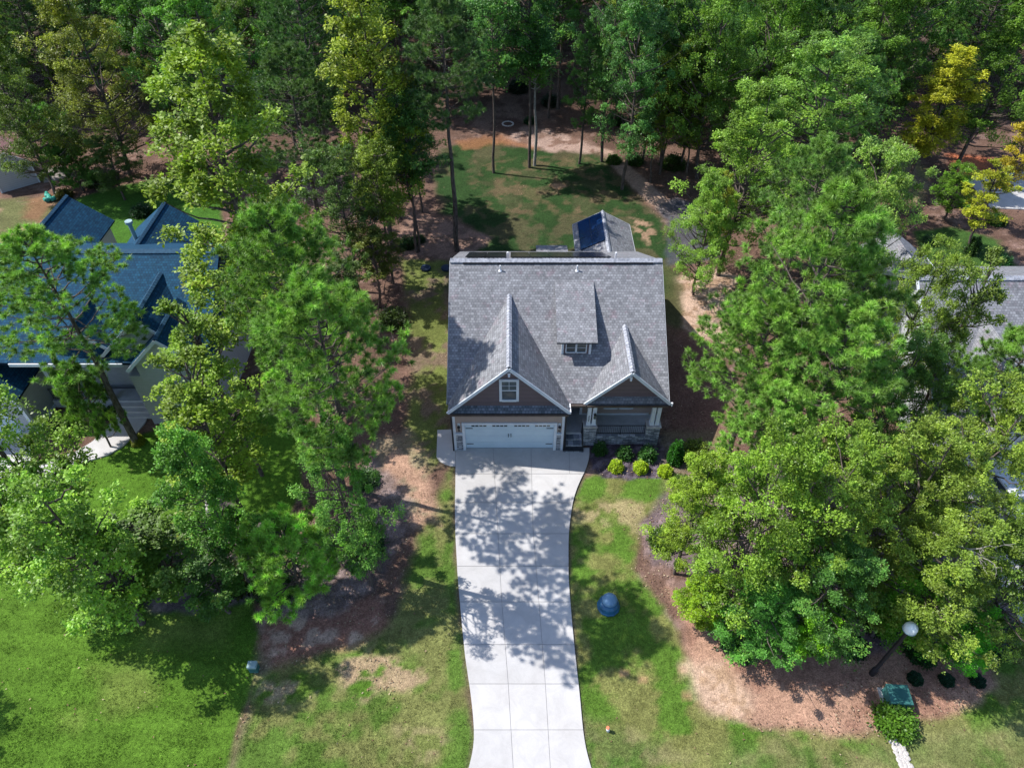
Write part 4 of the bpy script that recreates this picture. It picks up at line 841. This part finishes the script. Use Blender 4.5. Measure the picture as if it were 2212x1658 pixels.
T = [
 # kind, name, px, py, z, r, colour, rot, label
 ('pine', 'pine_tree', 125, 660, 10, 3.4, (.06, .17, .02), .3, 'bright green pine leaning out over the blue roof, its bare trunk beside the curved walk'),
 ('pine3', 'pine_tree', 625, 640, 13.0, 2.9, (.06, .17, .02), 1.2, 'bright green pine over the gap between the blue roof and the grey roof'),
 ('pine3', 'pine_tree', 715, 815, 13.2, 2.8, (.06, .17, .02), 2.9, 'large bright green pine nearest the garage, left of it'),
 ('sweetgum', 'sweetgum_tree', 510, 435, 13.3, 3.9, GUM, .0, 'tall yellow green sweetgum standing over the right end of the blue roof'),
 ('pine2', 'pine_tree', 640, 250, 9.8, 3.6, PDK, 2.0, 'dark green pine directly behind the tall yellow green sweetgum'),
 ('pine2', 'pine_tree', 660, 90, 12.5, 3.4, PDK, 3.0, 'dark green pine farther back at the top, above the other dark pine'),
 ('sweetgum2', 'sweetgum_tree', 805, 215, 11.5, 3.0, (.10, .145, .02), 1.0, 'sweetgum with yellowing top left of the tall dark trunk at the back lawn'),
 ('sparse', 'sweetgum_tree', 880, 330, 8, 1.9, (.09, .15, .02), 2.0, 'loose sweetgum with thin trunks at the left edge of the back lawn'),
 ('oak2', 'oak_tree', 740, 440, 7, 2.6, (.035, .075, .022), 1.5, 'dull grey green tree in the gap behind the big bright pine'),
 ('sparse', 'sapling_tree', 800, 545, 4.5, 1.9, (.05, .075, .02), .5, 'twiggy olive sapling in the undergrowth above the big bright pine'),
 ('sparse', 'sapling_tree', 765, 620, 4.0, 1.7, (.035, .07, .02), 2.5, 'twiggy dark sapling touching the top of the big bright pine'),
 ('maple', 'maple_tree', 50, 985, 7, 2.6, (.08, .15, .03), .4, 'maple at the left edge beside the neighbour driveway'),
 ('maple', 'maple_tree', 165, 1165, 7.0, 2.6, (.075, .155, .028), 2.4, 'broad maple over the bright lawn at the lower left'),
 ('maple', 'maple_tree', 60, 1120, 6, 2.3, (.08, .16, .03), 1.4, 'maple touching the left edge below the neighbour driveway'),
 ('sparse', 'sweetgum_tree', 440, 950, 7.6, 2.3, (.085, .15, .02), .6, 'slim sweetgum with yellow tips rising from the stone ring'),
 ('sparse', 'sweetgum_tree', 475, 800, 8.0, 2.1, (.07, .13, .02), 3.6, 'loose green sweetgum at the right end wall of the blue roofed house'),
 ('sweetgum2', 'sweetgum_tree', 450, 1085, 7, 1.5, (.045, .13, .02), .9, 'dark green narrow sweetgum right of the stone ring'),
 ('sparse', 'maple_tree', 350, 1170, 4.2, 2.4, (.045, .095, .018), 3.3, 'dark maple below the stone ring with orange patches'),
 ('sparse', 'maple_tree', 450, 1240, 3.4, 1.7, (.035, .09, .02), 5.0, 'low dark maple in the mulch right of the broad maple'),
 ('oak', 'oak_tree', 750, 1065, 7.4, 1.95, (.05, .13, .03), 4.1, 'rounded green oak directly below the big bright pine'),
 ('young_pine', 'young_pine', 635, 1235, 2.7, 2.1, (.08, .26, .02), 1.1, 'young bright green pine at the edge of the lower left lawn'),
 ('young_pine', 'young_pine', 195, 895, 2.8, 1.35, (.045, .13, .02), .1, 'small pine in the bed left of the curved walk'),
 # left wood edge
 ('oak3', 'oak_tree', 195, 175, 8.2, 4.5, OLV, .2, 'big olive oak at the edge of the wood behind the blue roofed house'),
 ('young_pine', 'young_pine', 112, 315, 2.6, 2.2, (.035, .14, .03), .6, 'bright young conifer beside the shed, left one of two'),
 ('young_pine', 'young_pine', 160, 365, 2.0, 1.8, (.04, .13, .02), 2.6, 'bright young conifer nearer the lawn, right one of two'),
 ('oak', 'oak_tree', 235, 350, 3.4, 2.4, (.04, .08, .025), 1.8, 'dark bushy oak at the foot of the big olive oak'),
 ('oak2', 'oak_tree', 455, 100, 11, 4.4, (.045, .12, .022), 1.0, 'mid green oak between the big olive oak and the dark pines'),
 ('oak', 'oak_tree', 330, 40, 12, 4.0, (.035, .095, .022), 2.0, 'green oak at the top edge right of the big olive oak'),
 ('oak3', 'oak_tree', 30, 250, 7, 3.4, (.05, .09, .018), 2.2, 'yellowish green oak above the shed at the left edge'),
 ('oak', 'oak_tree', 570, 20, 12, 3.6, (.05, .13, .02), .7, 'bright green oak at the top edge left of the dark pines'),
 # back yard
 ('pine3', 'pine_tree', 962, 150, 13.5, 3.2, (.022, .08, .035), 4.0, 'tall dark pine with long bare trunk on the left of the back lawn'),
 ('pine_slim', 'young_pine', 1262, 190, 6.8, 1.7, (.03, .11, .025), .9, 'slim dark green pine standing at the top of the back lawn'),
 ('high_pale', 'pale_trunk_tree', 1160, 120, 9.5, 1.7, (.04, .11, .025), .3, 'tree with pale straight trunk right of the fire ring'),
 ('high', 'tall_tree', 1060, 60, 12, 2.3, (.035, .10, .03), 1.3, 'tall tree with bare trunk behind the fire ring'),
 ('high', 'tall_tree', 1150, 20, 13, 2.6, (.03, .09, .025), 2.6, 'tall thin trunked tree just behind the pale trunk'),
 ('sparse', 'sapling_tree', 1425, 260, 5.5, 1.8, (.07, .10, .015), 3.1, 'olive yellow sapling at the right edge of the dirt path'),
 ('sparse', 'sapling_tree', 1500, 260, 5.5, 1.8, (.06, .10, .015), 1.1, 'olive yellow sapling farther right of the dirt path'),
 ('oak2', 'oak_tree', 1375, 150, 10, 3.1, (.035, .10, .035), .2, 'blue green oak behind the slim dark pine'),
 ('oak', 'oak_tree', 1465, 120, 9.5, 3.4, (.04, .105, .03), 1.7, 'blue green oak at the right of the back wood opening'),
 ('oak2', 'oak_tree', 1330, 40, 12, 3.0, (.03, .085, .03), 2.7, 'dark blue green oak at the top edge above the slim pine'),
 ('oak3', 'oak_tree', 1560, 130, 10, 4.2, (.06, .13, .025), 3.7, 'spreading green oak at the top right of the back lawn'),
 # right group
 ('oak', 'oak_tree', 1610, 360, 8.6, 4.0, (.085, .155, .032), .5, 'light green oak overhanging the right side of the back lawn'),
 ('oak2', 'oak_tree', 1770, 270, 10, 4.3, (.07, .135, .035), 1.5, 'tall light oak at the back of the right hand group'),
 ('pine', 'pine_tree', 1742, 450, 10, 2.9, (.05, .13, .035), .8, 'mid green pine standing between light oaks above the right hand group'),
 ('oak3', 'oak_tree', 1530, 500, 5.2, 2.4, (.08, .15, .032), 4.5, 'light green oak beside the grey gravel patch'),
 ('sparse', 'yellowing_tree', 1562, 470, 5.5, .9, (.15, .18, .03), 2.0, 'small yellow green crown in front of the light green oak'),
 ('willow_oak', 'willow_oak', 1880, 490, 8.5, 3.2, (.085, .145, .04), 3.0, 'pale willow oak left of the neighbour rear roof'),
 ('pine2', 'pine_tree', 1745, 650, 12, 3.7, (.06, .17, .022), .1, 'great bright pine at the top of the right hand group'),
 ('pine', 'pine_tree', 1640, 790, 9.0, 3.0, (.06, .17, .022), 2.1, 'bright pine reaching toward the grey roofed house'),
 ('pine', 'pine_tree', 1800, 830, 10.0, 3.0, (.065, .175, .025), 3.4, 'bright pine in the middle of the right hand group'),
 ('pine', 'pine_tree', 1665, 945, 7.6, 2.4, (.06, .165, .025), 4.8, 'lower bright pine above the front oaks of the right hand group'),
 ('willow_oak', 'willow_oak', 1960, 700, 8.4, 2.5, (.085, .135, .03), .4, 'willow oak in front of the neighbour grey roof'),
 ('sparse', 'willow_oak', 2080, 730, 8, 1.7, (.09, .14, .035), 1.4, 'loose willow oak lying over the grey roof at the right'),
 ('willow_oak', 'willow_oak', 1930, 880, 7.0, 2.6, (.05, .105, .028), 2.2, 'dark willow oak below the neighbour grey roof'),
 ('pine', 'pine_tree', 2165, 850, 9, 2.3, (.055, .15, .025), 1.9, 'bright pine at the right edge over the grey roof'),
 ('willow_oak', 'willow_oak', 2130, 1010, 7.5, 3.0, (.085, .135, .028), 3.2, 'yellow green willow oak above the parked white car'),
 ('willow_oak', 'willow_oak', 1985, 1070, 7.2, 2.8, (.09, .14, .03), 4.2, 'large willow oak at the middle right'),
 ('willow_oak', 'willow_oak', 2035, 1225, 5.8, 2.9, (.085, .135, .028), 5.2, 'spreading willow oak with bleached dead limbs above the lamp post'),
 ('willow_oak', 'willow_oak', 2200, 1230, 6, 2.4, (.06, .11, .025), .8, 'dark willow oak at the right edge below the parked car'),
 ('oak', 'oak_tree', 1500, 1100, 5.4, 1.95, (.095, .165, .024), .9, 'light green oak nearest the driveway on the right lawn edge'),
 ('oak3', 'oak_tree', 1640, 1150, 6.8, 2.9, (.085, .155, .026), 1.9, 'broad light green oak in the front of the right hand group'),
 ('willow_oak', 'willow_oak', 1800, 1110, 7.5, 2.7, (.08, .14, .026), 2.9, 'broad willow oak between the bright pines and the lamp post'),
 ('oak', 'oak_tree', 1800, 1270, 4.8, 2.5, (.042, .11, .028), 3.9, 'deep green oak left above the lamp post'),
 ('oak2', 'oak_tree', 1650, 1330, 3.0, 2.0, (.04, .12, .028), 4.9, 'deep green oak at the lower edge over the bare clay'),
 ('maple', 'maple_tree', 1535, 1290, 2.4, 1.3, (.10, .19, .015), .3, 'lime green maple at the lower left of the right hand group'),
 ('maple', 'maple_tree', 1755, 1345, 2.6, 1.2, (.07, .18, .012), 1.3, 'olive bright maple between the deep green oaks'),
 ('maple', 'maple_tree', 2065, 1355, 2.6, 1.5, (.045, .18, .015), 2.3, 'vivid green maple right of the lamp globe'),
 ('maple', 'maple_tree', 1950, 1290, 3.6, 1.6, (.05, .14, .015), 3.5, 'vivid green maple just above the lamp globe'),
 # far right
 ('sweetgum2', 'yellowing_tree', 2035, 230, 7.0, 2.6, (.155, .185, .02), 1.1, 'golden yellow tree behind the right neighbour house'),
 ('sparse', 'yellowing_tree', 2145, 430, 4.6, 1.9, (.15, .18, .02), 2.1, 'low yellow tree beside the pale back pad'),
 ('sparse', 'yellowing_tree', 2195, 330, 6, 1.8, (.19, .17, .02), 4.1, 'yellow orange tree at the right edge by the red clay'),
 ('maple', 'maple_tree', 2075, 400, 3.0, 1.6, (.06, .13, .02), .2, 'small green maple left of the pale back pad'),
 ('sapling', 'sapling_tree', 1905, 350, 2.0, 1.1, (.04, .09, .03), .9, 'sapling in the dry clearing at the upper right'),
 ('sapling', 'sapling_tree', 1935, 400, 2.0, 1.2, (.04, .09, .03), 1.9, 'sapling nearer the rear roof in the dry clearing'),
 ('oak', 'oak_tree', 2165, 150, 9, 4.2, (.055, .12, .024), .1, 'green oak at the right of the golden yellow tree'),
 ('pine2', 'pine_tree', 2130, 60, 11, 3.6, (.045, .12, .03), 1.6, 'dull green pine at the top right corner'),
 ('oak2', 'oak_tree', 1880, 110, 10, 4.4, (.055, .12, .024), 2.6, 'green oak at the top left of the golden yellow tree'),
 ('oak3', 'oak_tree', 1700, 60, 11, 4.2, (.055, .125, .022), 3.6, 'bright oak at the top edge right of the spreading green oak'),
 ('pine2', 'pine_tree', 1830, 210, 9.5, 3.2, (.045, .12, .025), 4.6, 'pine with dark limbs behind the tall light oak'),
 ('oak', 'oak_tree', 1960, 30, 12, 4.0, (.045, .10, .024), 5.6, 'dark oak at the top edge above the golden yellow tree'),
]
placed = []
for kn, nm, px, py, z, r_, c_, rot, lab in T:
    xy, s_, sz_ = at(kn, px, py, z, r_); tree(nm, kn, xy, lab, 'tree', s_, sz_, rot, c_); placed.append(xy)
# thin bare-trunked trees whose feet show at the edges of the back lawn
for k, (px, py, kn, s_) in enumerate(((866, 470, 'high', .62), (900, 545, 'high', .70), (850, 612, 'high', .6), (912, 458, 'high', .55), (1388, 350, 'high', .72), (1425, 377, 'high', .66), (1470, 365, 'high', .7), (970, 255, 'high', .7), (1035, 190, 'high', .8), (1205, 235, 'pine3', .9), (1185, 255, 'high', .8), (1325, 280, 'high', .65), (1360, 262, 'high', .7))):
    labs = ['thin tree foot left of the back lawn, upper of the left ones', 'thin tree leaning at the clay bed behind the grey roof', 'thin tree nearest the grey roof on its left', 'thinnest tree left of the tall dark pine', 'stout grey trunked tree at the right of the dirt path', 'thin forked tree right of the stout grey trunk', 'tree farthest right of the dirt path edge', 'slender tree left of the fire ring', 'slender tree deep in the wood left of the clearing', 'dark pine trunk deep in the wood right of the clearing', 'dark trunk between the pale trunk and the deep pine', 'thin trunk right of the slim dark pine', 'second thin trunk right of the slim dark pine']
    tree('pine_tree' if kn == 'pine3' else 'slender_tree', kn, W(px, py), labs[k], 'tree', s_, None, k * 1.3, [(.05, .11, .02), (.035, .095, .028), (.06, .10, .02)][k % 3]); placed.append(W(px, py)[:2])
for k, (px, py) in enumerate(((1012, 232), (1078, 172), (1128, 158), (1238, 186), (1300, 205), (985, 168), (1030, 140), (1180, 140))):
    tree('slender_tree', 'high', W(px, py), ['tall trunk just left of the wood clearing', 'tall trunk at the back of the wood clearing, left one', 'tall trunk at the back of the wood clearing, middle one', 'tall trunk right of the dark pine trunk in the wood', 'tall trunk behind the slim dark pine', 'trunk in the wood left of the clearing edge', 'farthest trunk at the left of the clearing', 'farthest trunk at the right of the clearing'][k], 'tree', 1.0, .95, k * 2.1, (.028, .08, .025)); placed.append(W(px, py)[:2])
# the wood beyond
rr_ = random.Random(21); n_ = 0
def keep(x_, y_):
    px = 1106 + FD * x_ / (.7071 * (y_ + 26)); py = 829 + FD * (26 - y_) / (y_ + 26)
    g_x = 1106 + FD * x_ / (.7071 * (y_ + 31)); g_y = 829 + FD * (31 - y_) / (y_ + 31)
    if g_x < -500 or g_x > 2750: return False
    if 975 < g_x < 1500 and g_y > 135: return False
    if g_x < 560 and g_y > 300: return False
    if g_x <= 975 and g_y > 260: return False
    if 1500 <= g_x < 1850 and g_y > 330: return False
    if g_x >= 1850 and g_y > 250: return False
    return True
cand = []
for _ in range(12000):
    y_ = rr_.uniform(52, 104); x_ = rr_.uniform(-92, 92)
    md = 3.9 if abs(x_) > 20 else 4.1
    if (y_ < 84 or abs(x_) < 24) and keep(x_, y_) and all((x_ - a) ** 2 + (y_ - b) ** 2 > md * md for a, b in placed): placed.append((x_, y_)); cand.append((x_, y_))
F_ = []
for x_, y_ in cand:
    centre = -12 < x_ < 14
    kn = rr_.choice(['high', 'high', 'pine3'] if centre and y_ < 88 else ['oak', 'oak2', 'oak3', 'oak', 'pine2', 'pine3', 'sweetgum'])
    pn = kn.startswith('pine'); left = x_ < -12
    c_ = rr_.choice([(.022, .075, .03), (.03, .10, .03)]) if pn else rr_.choice([(.03, .085, .024), (.045, .11, .022), (.055, .105, .02), (.03, .08, .032), (.05, .12, .025)])
    if not left and not centre and not pn: c_ = tuple(q * 1.25 for q in c_)
    side = 'left of' if left else ('behind' if centre else 'right of')
    tone = {.022: 'blackish', .03: 'deep green', .045: 'mid green', .055: 'olive', .05: 'fresh green'}.get(round(min(c_[0], .055) if c_[0] in (.022, .03, .045, .055, .05) else c_[0] / 1.25, 3), 'green')
    what = f"{tone} {'pine' if pn else 'leafy tree'}"
    F_.append((side, what, x_, y_, kn, pn, c_))
ORD = 'first second third fourth fifth sixth seventh eighth ninth tenth eleventh twelfth thirteenth fourteenth fifteenth sixteenth seventeenth eighteenth nineteenth twentieth'.split()
from collections import defaultdict
gr_ = defaultdict(list)
for q in F_: gr_[(q[0], q[1])].append(q)
for (side, what), lst in gr_.items():
    lst.sort(key=lambda q: q[2] / (q[3] + 26))
    for k, (sd_, wh_, x_, y_, kn, pn, c_) in enumerate(lst):
        o_ = ORD[k] if k < 20 else ('twenty ' if k < 39 else 'forty ') + ORD[(k - 20) % 19]
        tree('pine_tree' if pn else 'forest_tree', kn, (x_, y_), f'{o_} {what} from the left in the wood {side} the clearing', 'tree', rr_.uniform(.85, 1.15), rr_.uniform(.85, 1.1), rr_.uniform(0, 6.28), c_, f'{what}s of the wood {side} the clearing')
print('forest trees', len(cand))
# a tree just beyond the left edge whose shade falls on the lawn
tree('maple_tree', 'maple', (-26.2, 12.4), 'maple beyond the left edge of the bright lawn', 'tree', .7, .8, 1., MAP)

# ------------------------------------------------------------------ shrubs
def shrub(seed, r_, h, n, L, mat='leaf', flat=1., spiky=0.):
    r = np.random.default_rng(seed); d = unit(r.normal(0, 1, (n, 3)) + np.array([0, 0, .5])); d[:, 2] = np.abs(d[:, 2])
    lump = 1 + .16 * np.sin(d[:, 0] * 7 + seed) * np.cos(d[:, 1] * 6 + seed) + spiky * (r.random(n) > .85) * .3
    P = d * (np.array([r_, r_, h]) * (lump * (.55 + .45 * r.random(n) ** .4))[:, None]) * np.array([1, 1, .95])
    tint = .1 + .6 * r.random(n) + .25 * d[:, 2] * r.random(n); v, f = leaves(r, P, d, L, tint, .5)
    V = []; F = []; o = 0
    for k in range(9):
        a = k * .7; tip = np.array([math.cos(a) * r_ * .6, math.sin(a) * r_ * .6, h * .75]); vv_, ff_ = tube_np(np.array([[0, 0, -.05], tip * [.4, .4, .5], tip]), np.array([.02, .014, .006]), 5); V.append(vv_); F.append(ff_ + o); o += len(vv_)
    return np_mesh('foliage', v, f, M[mat], tint), np_mesh('stem', np.concatenate(V), np.concatenate(F), M['bark'])
SH = {'round': shrub(1, .36, .62, 2600, .07), 'loose': shrub(2, .36, .62, 1100, .13, spiky=1.), 'tall': shrub(3, .42, 1.7, 4200, .10), 'wild': shrub(4, .9, 1.1, 2600, .17, spiky=1.), 'conifer': shrub(5, .7, 1.7, 5000, .13, 'needle')}
def bush(kn, xy, label, col, s=1., sz=None, rot=0., name='shrub', group=None):
    e = empty(name, (xy[0], xy[1], 0), label, 'shrub', group, rz=rot); e.scale = (s, s, sz or s)
    for nm, me_ in zip(('foliage', 'stem'), SH[kn]):
        o = bpy.data.objects.new(nm, me_); COL.objects.link(o); o.parent = e
        if nm == 'foliage': o.color = (*col, 1)
for k, (px, py) in enumerate(((1330, 1012), (1383, 1014), (1436, 1022))):
    bush('round', W(px, py), ('yellow green clipped shrub nearest the driveway', 'yellow green clipped shrub in the middle of the three', 'yellow green clipped shrub farthest right of the three')[k], (.40, .56, .03), 1.1, 1.0, k)
for k, (px, py, s_) in enumerate(((1295, 974, .9), (1348, 985, 1.0), (1399, 988, 1.15))):
    bush('loose', W(px, py), ('dark loose shrub in the shade by the steps', 'loose green shrub below the middle of the porch', 'loose green shrub below the right pillar')[k], (.05, .14, .03), s_, None, k * 2)
bush('tall', W(1456, 996), 'dark green egg shaped shrub at the right corner of the mulch bed', (.035, .15, .015), 1.0, 1.0)
for k, (px, py) in enumerate(((1975, 1467), (2043, 1470), (2110, 1472))):
    bush('round', W(px, py), ('low dark shrub nearest the lamp post in a row of three', 'low dark shrub in the middle of the row of three', 'low dark shrub farthest right of the row of three')[k], (.012, .05, .022), .85, .6, k)
W1 = [(145, 925, 'wild', .8, (.02, .05, .02), 'dark shrub in the shaded bed by the neighbour garage'), (175, 870, 'wild', .6, (.03, .06, .02), 'shrub at the neighbour porch railing'), (240, 895, 'wild', .5, (.03, .08, .02), 'shrub between the porch steps and the small pine'), (1932, 1562, 'wild', .82, (.09, .20, .02), 'bushy bright shrub over the transformer box'), (300, 956, 'round', 1.0, (.22, .25, .02), 'yellow green shrub at the foot of the leaning pine'),
      (305, 462, 'wild', .8, (.02, .06, .02), 'round dark shrub on the lawn behind the blue roof'), (883, 530, 'wild', .7, (.025, .075, .02), 'dark shrub left of the thin trunk on the clay bed'), (850, 695, 'wild', 1.0, (.05, .085, .02), 'olive shrub at the right of the big bright pine'),
      (905, 520, 'wild', .5, (.03, .08, .02), 'small shrub right of the thin trunk on the clay bed'), (1145, 265, 'wild', .6, (.02, .07, .02), 'low shrub between the fire ring and the pale trunk'), (1120, 195, 'wild', 1.1, (.015, .045, .02), 'dark thicket in the wood behind the fire ring'),
      (1190, 225, 'wild', 1.0, (.015, .045, .02), 'dark thicket right of the pale trunk'), (1325, 350, 'wild', .7, (.06, .14, .02), 'bright low shrub at the start of the dirt path'), (1370, 352, 'wild', .8, (.05, .12, .02), 'low shrub left of the stout grey trunk'), (1330, 265, 'wild', .9, (.03, .085, .02), 'shrub in the wood right of the slim dark pine'),
      (1455, 360, 'wild', 1.1, (.06, .12, .02), 'bushy growth right of the stout grey trunk'), (2155, 590, 'conifer', .9, (.03, .12, .03), 'feathery green conifer shrub behind the right neighbour roof'), (2095, 545, 'conifer', .8, (.05, .12, .025), 'conifer shrub left of the feathery green one'), (2150, 480, 'wild', .8, (.04, .1, .02), 'wild shrub on the bank above the conifer shrubs'), (2010, 525, 'wild', .6, (.015, .05, .02), 'dark shrub on the shaded rear lawn at the right'),
      (600, 1275, 'wild', .9, (.03, .08, .02), 'dark shrub left of the young bright pine'), (520, 1255, 'wild', 1.0, (.05, .07, .015), 'brownish shrub in the mulch of the lower left bed'), (300, 1275, 'wild', .8, (.05, .1, .03), 'greyish shrub under the broad maple'), (380, 1240, 'wild', .9, (.04, .09, .02), 'dull shrub between the broad maple and the brownish shrub'), (790, 1180, 'wild', .9, (.035, .095, .025), 'shrub at the right foot of the rounded green oak'),
      (1430, 1170, 'wild', .7, (.07, .14, .02), 'shrub at the left foot of the light green oak'), (1600, 1390, 'wild', .9, (.035, .12, .035), 'shrub below the deep green oaks at the clay'), (1900, 1340, 'wild', .9, (.03, .08, .015), 'dark shrub left of the lamp globe'), (2130, 1370, 'wild', 1.1, (.02, .06, .025), 'dark shrub at the far right of the bed'), (1840, 1400, 'wild', .6, (.02, .07, .02), 'low dark shrub left of the lamp post'), (1985, 1410, 'wild', .7, (.03, .08, .02), 'low shrub between the lamp post and vivid maple'),
      (790, 1040, 'wild', .7, (.05, .12, .03), 'shrub on the bare strip left of the driveway'), (1500, 980, 'wild', .8, (.12, .18, .02), 'yellow green shrub right of the egg shaped shrub'), (1470, 1045, 'wild', .5, (.08, .15, .02), 'small shrub at the top of the right lawn'), (215, 395, 'wild', 1.1, (.045, .09, .03), 'shrub at the wood edge behind the bright lawn'), (140, 425, 'wild', .7, (.10, .11, .02), 'yellowish shrub near the green tubes'), (430, 1150, 'wild', .8, (.06, .11, .03), 'shrub inside the shade right of the stone ring'), (560, 1180, 'wild', .9, (.03, .09, .02), 'shrub between the narrow sweetgum and young pine')]
for k, (px, py, kn, s_, c_, lab) in enumerate(W1): bush(kn, W(px, py), lab, c_, s_, s_ * (.8 if kn == 'wild' else 1), k * 1.1)
# bleached dead limbs in the willow oak
dl = MB(); r = np.random.default_rng(5); b0 = np.array(W(2015, 1150, 7.6)); 
def limb(p, d, L, rad, dep):
    q = p + d * L * .5 + r.normal(0, .05, 3); e = p + d * L + r.normal(0, .08, 3); dl.tube([p, q, e], [rad, rad * .75, rad * .45], 6)
    if dep:
        for _ in range(3): limb(q if r.random() < .4 else e, unit(d + r.normal(0, .5, 3)), L * .6, rad * .5, dep - 1)
limb(b0, unit(np.array([.8, -.7, .05])), 1.3, .06, 3); tag(dl.build('dead_branch', M['bark_pale']), 'bleached bare dead branch lying on top of the spreading willow oak', 'branch')
# fallen leaves and straw on the bare ground
r = np.random.default_rng(8); n = 40000; px = r.uniform(-100, 2300, n); py = r.uniform(240, 1700, n)
a = (px - 1106) / FD; b = (py - 829) / FD; tt = 31 / (.70711 * (1 + b)); P = np.column_stack([a * tt, .70711 * (1 - b) * tt, np.full(n, .06)])
keepm = ~((P[:, 0] > -3.6) & (P[:, 0] < 8.8) & (P[:, 1] > 24.9) & (P[:, 1] < 45)) & ~((px > 975) & (px < 1280) & (py > 960)) & (fbm(P[:, 0], P[:, 1], 3, 77) > .42)
ix = np.clip(np.searchsorted(xs, P[:, 0]), 0, nx - 1); iy = np.clip(np.searchsorted(ys, P[:, 1]), 0, ny - 1); cg = colr[iy, ix]; keepm &= (cg[:, 0] > cg[:, 1] * 1.12) | (r.random(n) < .03); P = P[keepm]; n = len(P)
d = unit(np.column_stack([r.normal(0, 1, (n, 2)), r.normal(0, .15, n)])); s = unit(np.cross(d, np.array([0, 0, 1.]) + r.normal(0, .3, (n, 3)))); k = (.025 + .04 * r.random(n))[:, None]
v = np.stack([P - d * k, P + s * k * .5, P + d * k, P - s * k * .5], 1).reshape(-1, 3)
m, t, p = newmat('dry_leaves', .9, .1); at_ = nd(t, 'Attribute', attribute_name='tint'); lk(t, ramp(t, at_.outputs['Fac'], [(0, (.10, .055, .035)), (.5, (.24, .15, .09)), (1, (.42, .33, .22))]), p.inputs['Base Color'])
o = bpy.data.objects.new('fallen_leaves', np_mesh('fallen_leaves', v, np.arange(4 * n).reshape(-1, 4), m, r.random(n))); COL.objects.link(o); tag(o, 'dry brown leaves scattered over soil and grass', 'leaves', kind='stuff')

# grass tufts standing in the mown ground near the camera
r = np.random.default_rng(18); n = 90000; px = r.uniform(0, 2212, n); py = 980 + 700 * r.random(n) ** .8
a = (px - 1106) / FD; b = (py - 829) / FD; tt = 31 / (.70711 * (1 + b)); P = np.column_stack([a * tt, .70711 * (1 - b) * tt, np.full(n, .02)])
ix = np.clip(np.searchsorted(xs, P[:, 0]), 0, nx - 1); iy = np.clip(np.searchsorted(ys, P[:, 1]), 0, ny - 1); cg = colr[iy, ix]
P[:, 2] = Z[iy, ix]; keepm = (cg[:, 1] > cg[:, 0] * 1.02) & (sdist(P[:, 0], P[:, 1], EDGE) < -.06) & ~((P[:, 0] > -3.6) & (P[:, 0] < 8.8) & (P[:, 1] > 24.9)) & (r.random(n) < .25 + .75 * (fbm(P[:, 0], P[:, 1], 1.2, 33) > .5)); P = P[keepm]; cg = cg[keepm]; n = len(P)
B = 4; Pi = np.repeat(P, B, 0) + np.column_stack([r.normal(0, .03, (n * B, 2)), np.zeros(n * B)]); h = (.035 + .05 * r.random((n * B, 1))); d = unit(np.column_stack([r.normal(0, .55, (n * B, 2)), np.ones(n * B)])); s = unit(np.column_stack([r.normal(0, 1, (n * B, 2)), np.zeros(n * B)])) * .009
v = np.stack([Pi - s, Pi + s, Pi + d * h], 1).reshape(-1, 3); cc = np.repeat(np.clip(cg * 1.25, 0, 1), B * 3, 0)
m, t, p = newmat('grass_blades', .7, .2); a_n = nd(t, 'Attribute', attribute_name='Col'); lk(t, a_n.outputs['Color'], p.inputs['Base Color'])
me = np_mesh('grass_tufts', v, np.arange(3 * n * B).reshape(-1, 3), m); ca = me.color_attributes.new('Col', 'FLOAT_COLOR', 'POINT'); ca.data.foreach_set('color', np.column_stack([cc, np.ones(len(cc))]).astype(np.float32).ravel())
o = bpy.data.objects.new('grass_tufts', me); COL.objects.link(o); tag(o, 'short grass tufts standing in the front lawns', 'grass', kind='stuff')
